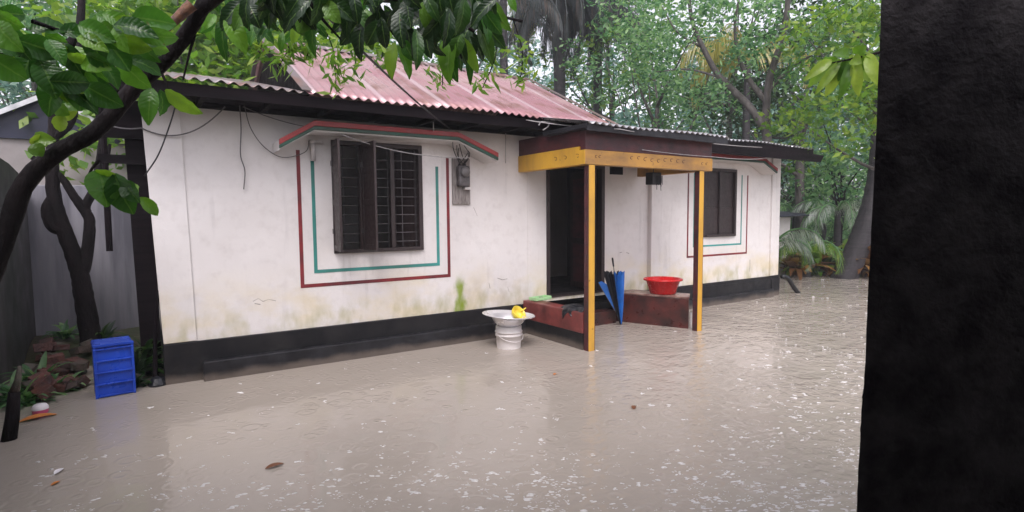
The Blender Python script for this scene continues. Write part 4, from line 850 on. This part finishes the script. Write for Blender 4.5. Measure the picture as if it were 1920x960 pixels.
L1 = [(285, 165, 278, 232, 34), (310, 168, 380, 210, 32), (300, 168, 300, 215, 26), (420, 30, 425, 112, 26), (425, 30, 462, 98, 36), (436, 10, 450, 60, 40), (590, 20, 592, 104, 28), (575, 10, 560, 60, 40), (740, 80, 735, 146, 30), (745, 85, 768, 146, 26), (758, 75, 778, 113, 28),
      (850, 60, 843, 154, 44), (835, 60, 858, 150, 40), (868, 70, 896, 134, 26), (880, 70, 882, 156, 20), (900, 20, 915, 80, 28), (905, 15, 941, 62, 30), (910, 10, 940, 40, 24), (955, -10, 968, 20, 18)]
leaves_px(L1, 2.85)
L2 = []
for k in range(150):                              # hanging mass at the top centre
    x = rl.uniform(455, 935); top_ = rl.uniform(-60, 60 if x > 660 else 20); bulge = 1.0 if x > 660 else .55
    y = top_; ln = rl.uniform(45, 78); a = rl.gauss(0, .55); lim = (95+35*math.sin((x-660)/90) if x > 660 else 55)
    if y+ln > lim+25: y = lim+25-ln
    L2.append((x, y, x+ln*math.sin(a), y+ln*math.cos(a), rl.uniform(24, 38)))
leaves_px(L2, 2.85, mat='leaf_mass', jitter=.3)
L3 = []
for k in range(95):                               # broad leaves at the upper left
    x = rl.uniform(-30, 260); y = rl.uniform(20, 175)*(1 if x < 170 else .75); ln = rl.uniform(36, 88); a = rl.uniform(.6, 2.2)
    if y > 110 and (x < 60 or x > 190): continue
    L3.append((x, y, x+ln*math.cos(a-.9), y+ln*math.sin(a-.9)*.7+12, ln*rl.uniform(.42, .56)))
L3 += [(150, 120, 185, 195, 30), (100, 105, 60, 150, 34), (110, 140, 90, 215, 40), (140, 130, 150, 205, 50), (60, 100, 40, 150, 34)]
leaves_px(L3, 2.75, jitter=.2)
L4 = [(185, 318, 200, 385, 60), (170, 325, 235, 345, 50), (215, 325, 250, 398, 52), (235, 340, 262, 378, 34), (262, 370, 296, 402, 24), (255, 345, 232, 390, 46)]
leaves_px(L4, 3.05, jitter=.05)
L5 = [(62, 262, 105, 262, 26), (55, 268, 95, 255, 24), (105, 195, 130, 215, 26), (110, 190, 150, 205, 24), (118, 215, 112, 245, 24), (140, 190, 125, 225, 20), (60, 270, 80, 292, 26)]
leaves_px(L5, 3.15, mat='leaf_bright', jitter=.05)
L6 = []
for k in range(70):                               # loose top-left sprays behind
    x = rl.uniform(390, 700); y = rl.uniform(-40, 60); ln = rl.uniform(28, 45); a = rl.gauss(0, .8)
    L6.append((x, y, x+ln*math.sin(a), y+ln*math.cos(a), rl.uniform(14, 24)))
leaves_px(L6, 3.5, mat='leaf_hero', jitter=.3)
# thin twig of small leaves hanging over the red roof
tw = thing('hanging_twig', 'slender light green twigs of narrow leaves hanging before the red roof', 'branch', at(620, 60, 5.2))
b = MB(); V = []
for px0, x1, y1 in ((600, 630, 175), (640, 665, 150), (540, 520, 140), (700, 715, 120), (560, 575, 120), (930, 905, 175), (960, 975, 165), (800, 830, 170), (470, 485, 120), (500, 548, 110)):
    p = smooth_path([at(px0, 30, 5.2), at((px0+x1)/2+12, (30+y1)/2, 5.2), at(x1, y1-10, 5.2)], 6); b.tube(p, .005, 4)
    for q in p[5:]:
        for j in range(7):
            c = q+Vector([random.gauss(0, .05) for _ in range(3)]); V.append(c)
b.tube(sag(at(430, 10, 5.2), at(980, 40, 5.2), -.1), .012, 6); b.build('twig', M['bark'], tw, True)
quads_to_obj(leaf_quads(np.array([tuple(c) for c in V]), .13, .7, .24), 'leaves', M['leaf_bright'], tw)
# bright hanging leaves near the black wall
nb_ = thing('hanging_branch', 'branch of bright yellow green leaves hanging beside the black wall', 'branch', at(1600, 100, 4.5))
b = MB(); limb([at(1760, 60, 4.4), at(1660, 95, 4.5), at(1600, 110, 4.5), at(1560, 118, 4.5)], .012, .005, 6); b.build('twig', M['bark'], nb_, True)
b = MB()
for bx_, by_, tx, ty, w in [(1580, 112, 1515, 160, 24), (1570, 115, 1548, 178, 24), (1585, 115, 1555, 150, 26), (1590, 112, 1582, 168, 26), (1598, 110, 1616, 118, 22), (1560, 112, 1508, 148, 20), (1592, 104, 1560, 100, 22), (1600, 108, 1630, 150, 26), (1605, 108, 1610, 178, 22), (1615, 104, 1640, 130, 26), (1600, 100, 1625, 84, 22), (1575, 118, 1528, 175, 18), (1590, 120, 1572, 185, 18), (1628, 100, 1650, 160, 24), (1570, 108, 1540, 118, 22)]:
    hero_leaf(b, at(bx_, by_, 4.5), at(tx, ty, 4.5+random.uniform(-.1, .1)), w*4.5/F_PX, random.uniform(-.5, .5))
b.build('leaves', M['leaf_bright'], nb_, True)
# ================================================================== LEFT BANK: BRICKS, WEEDS, LITTER
desc = ['red brick with a flat worn face', 'dark broken half brick', 'brown chipped brick', 'pale orange brick lump', 'muddy slanting brick', 'small cracked brick end', 'mossy brick chunk']
place = ['at the top of the heap', 'beside the forked tree foot', 'in the middle of the heap', 'at the left of the heap', 'by the weeds', 'at the water edge', 'next to the crate']
spots = []
for i in range(24):
    px = rl.uniform(62, 166); t = rl.random(); py = 640+t*95; Yb = 8.6-t*1.7+rl.uniform(-.1, .1); spots.append((px, py, Yb))
for i, (px, py, Yb) in enumerate(spots):
    c = ony(px, py, Yb); s = rl.uniform(.7, 1.25)
    R = Matrix.Translation(c) @ Matrix.Rotation(rl.uniform(0, 3), 4, 'Z') @ Matrix.Rotation(rl.uniform(-.5, .5), 4, 'X') @ Matrix.Rotation(rl.uniform(-.4, .4), 4, 'Y')
    b = MB(); b.box((-.11*s*rl.uniform(.5, 1), -.055*s, -.04*s), (.11*s*rl.uniform(.6, 1), .055*s, .04*s), R, jit=.010)
    col = int((px-62)/105*3); row = int((py-640)/95*3)
    o = b.build('brick', M['brick' if i % 3 else 'rubble'], None, bevel=.006)
    tag(o, 'wet broken brick in the heap between the dark wall and the blue crate', 'brick', 'broken bricks in the left heap')
def mound(name, c, rx, ry, rz, mat, label, cat):
    n = 22; v = []; f = []
    for i in range(n):
        for j in range(n):
            u = (i/(n-1)*2-1); w = (j/(n-1)*2-1); r2 = min(1, u*u+w*w); z = rz*(1-r2)**.8+.05*math.sin(u*9+w*5)*math.cos(w*11)*(1-r2)-.06*r2
            v.append((c[0]+u*rx, c[1]+w*ry, c[2]+z))
    f = [(i*n+j, (i+1)*n+j, (i+1)*n+j+1, i*n+j+1) for i in range(n-1) for j in range(n-1)]
    b = MB(); b.add(v, f); return tag(b.build(name, mat, None, True), label, cat)
mound('earth_heap', (-.88, 8.25, -.12), .42, 1.4, .22, M['rubble'], 'mossy heap of earth and rubble under the broken bricks', 'heap')
weeds = [(45, 755, 6.9, .34, 'leafy weeds beside the mossy stake'), (95, 745, 7.1, .34, 'broad weeds above the white cup'), (130, 735, 7.3, .26, 'low weeds at the foot of the brick heap'), (20, 745, 7.0, .3, 'weeds at the left picture edge'), (70, 720, 7.5, .4, 'tall weeds on the left of the brick heap'), (262, 690, 7.25, .42, 'upright fern bush between the crate and the house'), (275, 660, 7.45, .36, 'thin bush behind the crate by the corner'), (190, 640, 8.8, .36, 'small bush at the foot of the cement wall'), (120, 628, 9.2, .3, 'small weed behind the brick heap'), (250, 720, 6.95, .22, 'low weed at the right foot of the crate')]
for px, py, Yb, L, lab in weeds:
    c = ony(px, py, Yb); c.z = max(c.z-.05, -.05); bush('weed', lab, c, 40, L, .055, 'leaf_mid' if px < 150 else 'leaf_dark', 'weeds at the left bank', 'weed', el=(.3, 1.4), droop=(.6, 2.0))
sk = thing('stake', 'mossy wooden stake standing in the water at the left edge', 'stake', (-.97, 5.82, 0))
b = MB(); b.tube([ony(14, 840, 5.82), ony(22, 780, 5.82), ony(27, 735, 5.84)], [.05, .046, .04], 9, wob=.1); b.build('stake_wood', M['bark'], sk, True)
b = MB(); b.tube([ony(27, 735, 5.84), ony(33, 712, 5.84), ony(36, 686, 5.84)], [.03, .026, .012], 7, wob=.2); b.build('mossy_tip', M['rubble'], sk, True)
cp = thing('cup', 'small white and pink cup floating among the weeds', 'cup', onz(76, 772))
b = MB(); c = onz(76, 774); b.lathe([(.001, .085), (.045, .08), (.062, .055), (.062, .036)], c, 20); b.build('lid', M['whitelit'], cp, True)
b = MB(); b.lathe([(.060, .0355), (.058, .01), (.05, -.02)], c, 20); b.build('cup_body', M['pink'], cp, True)
def flat_leaf(px, py, L, mat, label, az=0.3):
    c = onz(px, py, .006); V = []; F = []; strap_leaf(c-Vector((L/2, 0, 0)), az, L, L*.45, .05, .15, V, F); b = MB(); b.add(V, F); o = b.build('floating_leaf', mat, None, True); tag(o, label, 'leaf', 'leaves floating on the flood')
flat_leaf(72, 786, .26, M['orange'], 'orange leaf floating under the white and pink cup'); flat_leaf(516, 875, .13, M['brownleaf'], 'orange brown leaf floating in the near left water', .2)
flat_leaf(120, 886, .10, M['whitelit'], 'pale scrap of leaf floating near the lower left corner', 1.2); flat_leaf(108, 908, .07, M['orange'], 'tiny orange leaf floating at the lower left', .9)
flat_leaf(1196, 765, .10, M['brownleaf'], 'small brown leaf floating right of centre', .8); flat_leaf(1043, 702, .07, M['orange'], 'tiny orange leaf floating below the yellow column', .5)
# ================================================================== RAIN AND PAINTED GLINTS ON THE WATER
m = NT('splash_and_glint_water'); m.base((.60, .58, .565)); m.set(Roughness=.15, IOR=1.33); M['drop'] = m.m  # whitish colour also stands in for sky glints on the water
b = MB()
def blister(p, rx, ry, h, az):                    # a low irregular pale dome: splashed water, and painted sky glints
    n = 7; v = []; ca, sa = math.cos(az), math.sin(az)
    for ring, (k, z) in enumerate(((1, -.001), (.6, h*.8))):
        for j in range(n):
            t = 2*math.pi*j/n; u = rx*k*math.cos(t)*rl.uniform(.7, 1.15); w = ry*k*math.sin(t)*rl.uniform(.7, 1.15); v.append((p[0]+u*ca-w*sa, p[1]+u*sa+w*ca, z))
    v.append((p[0], p[1], h))
    b.add(v, [(j, (j+1) % n, n+(j+1) % n, n+j) for j in range(n)] + [(n+j, n+(j+1) % n, 2*n) for j in range(n)])
for k in range(6500):
    px = rl.uniform(60, 1640); py = 520+440*rl.random()**.8; q = onz(px, py)
    if (q.y > 6.6 and q.x < 11.3) or q.y > 14 or q.x > 19 or (q.x < .1 and q.y > 6.2): continue
    den = .10 + .9*max(0, min(1, (py-820)/110))*max(.15, min(1, (px-500)/500)) + .75*max(0, min(1, (px-1250-(py-600)*.1)/280))
    den *= .35+.65*(math.sin(q.x*3.1+q.y*1.3)*math.sin(q.y*4.3-q.x*1.1) > -.25)
    if rl.random() > den: continue
    dist = math.hypot(q.x, q.y); s_ = .6+.012*dist; big = rl.random()**2.2
    az = -YAW+rl.gauss(0, .35); r0 = (.006+.020*big)*s_
    for j in range(rl.randint(1, 4)): blister((q.x+rl.gauss(0, .02)*s_, q.y+rl.gauss(0, .02)*s_), r0*rl.uniform(.5, 1.2)*1.5, r0*rl.uniform(.3, .6), r0*rl.uniform(.15, .45), az)
o = b.build('rain_splash_glints', M['drop'], None, True); o['kind'] = 'stuff'; o['label'] = 'rain splashes and whitish painted glints on the flood water'; o['category'] = 'splashes'
# ================================================================== HAZE
if HAZE_DENSITY:
    b = MB(); b.box((-61, -29, -1.6), (71, 79, 16)); m = bpy.data.materials.new('haze_air'); m.use_nodes = True; t = m.node_tree
    t.nodes.remove(t.nodes['Principled BSDF']); v = t.nodes.new('ShaderNodeVolumePrincipled'); v.inputs['Density'].default_value = HAZE_DENSITY; v.inputs['Color'].default_value = (.88, .92, 1, 1)
    t.links.new(v.outputs[0], t.nodes['Material Output'].inputs['Volume']); o = b.build('haze', m); o['kind'] = 'stuff'
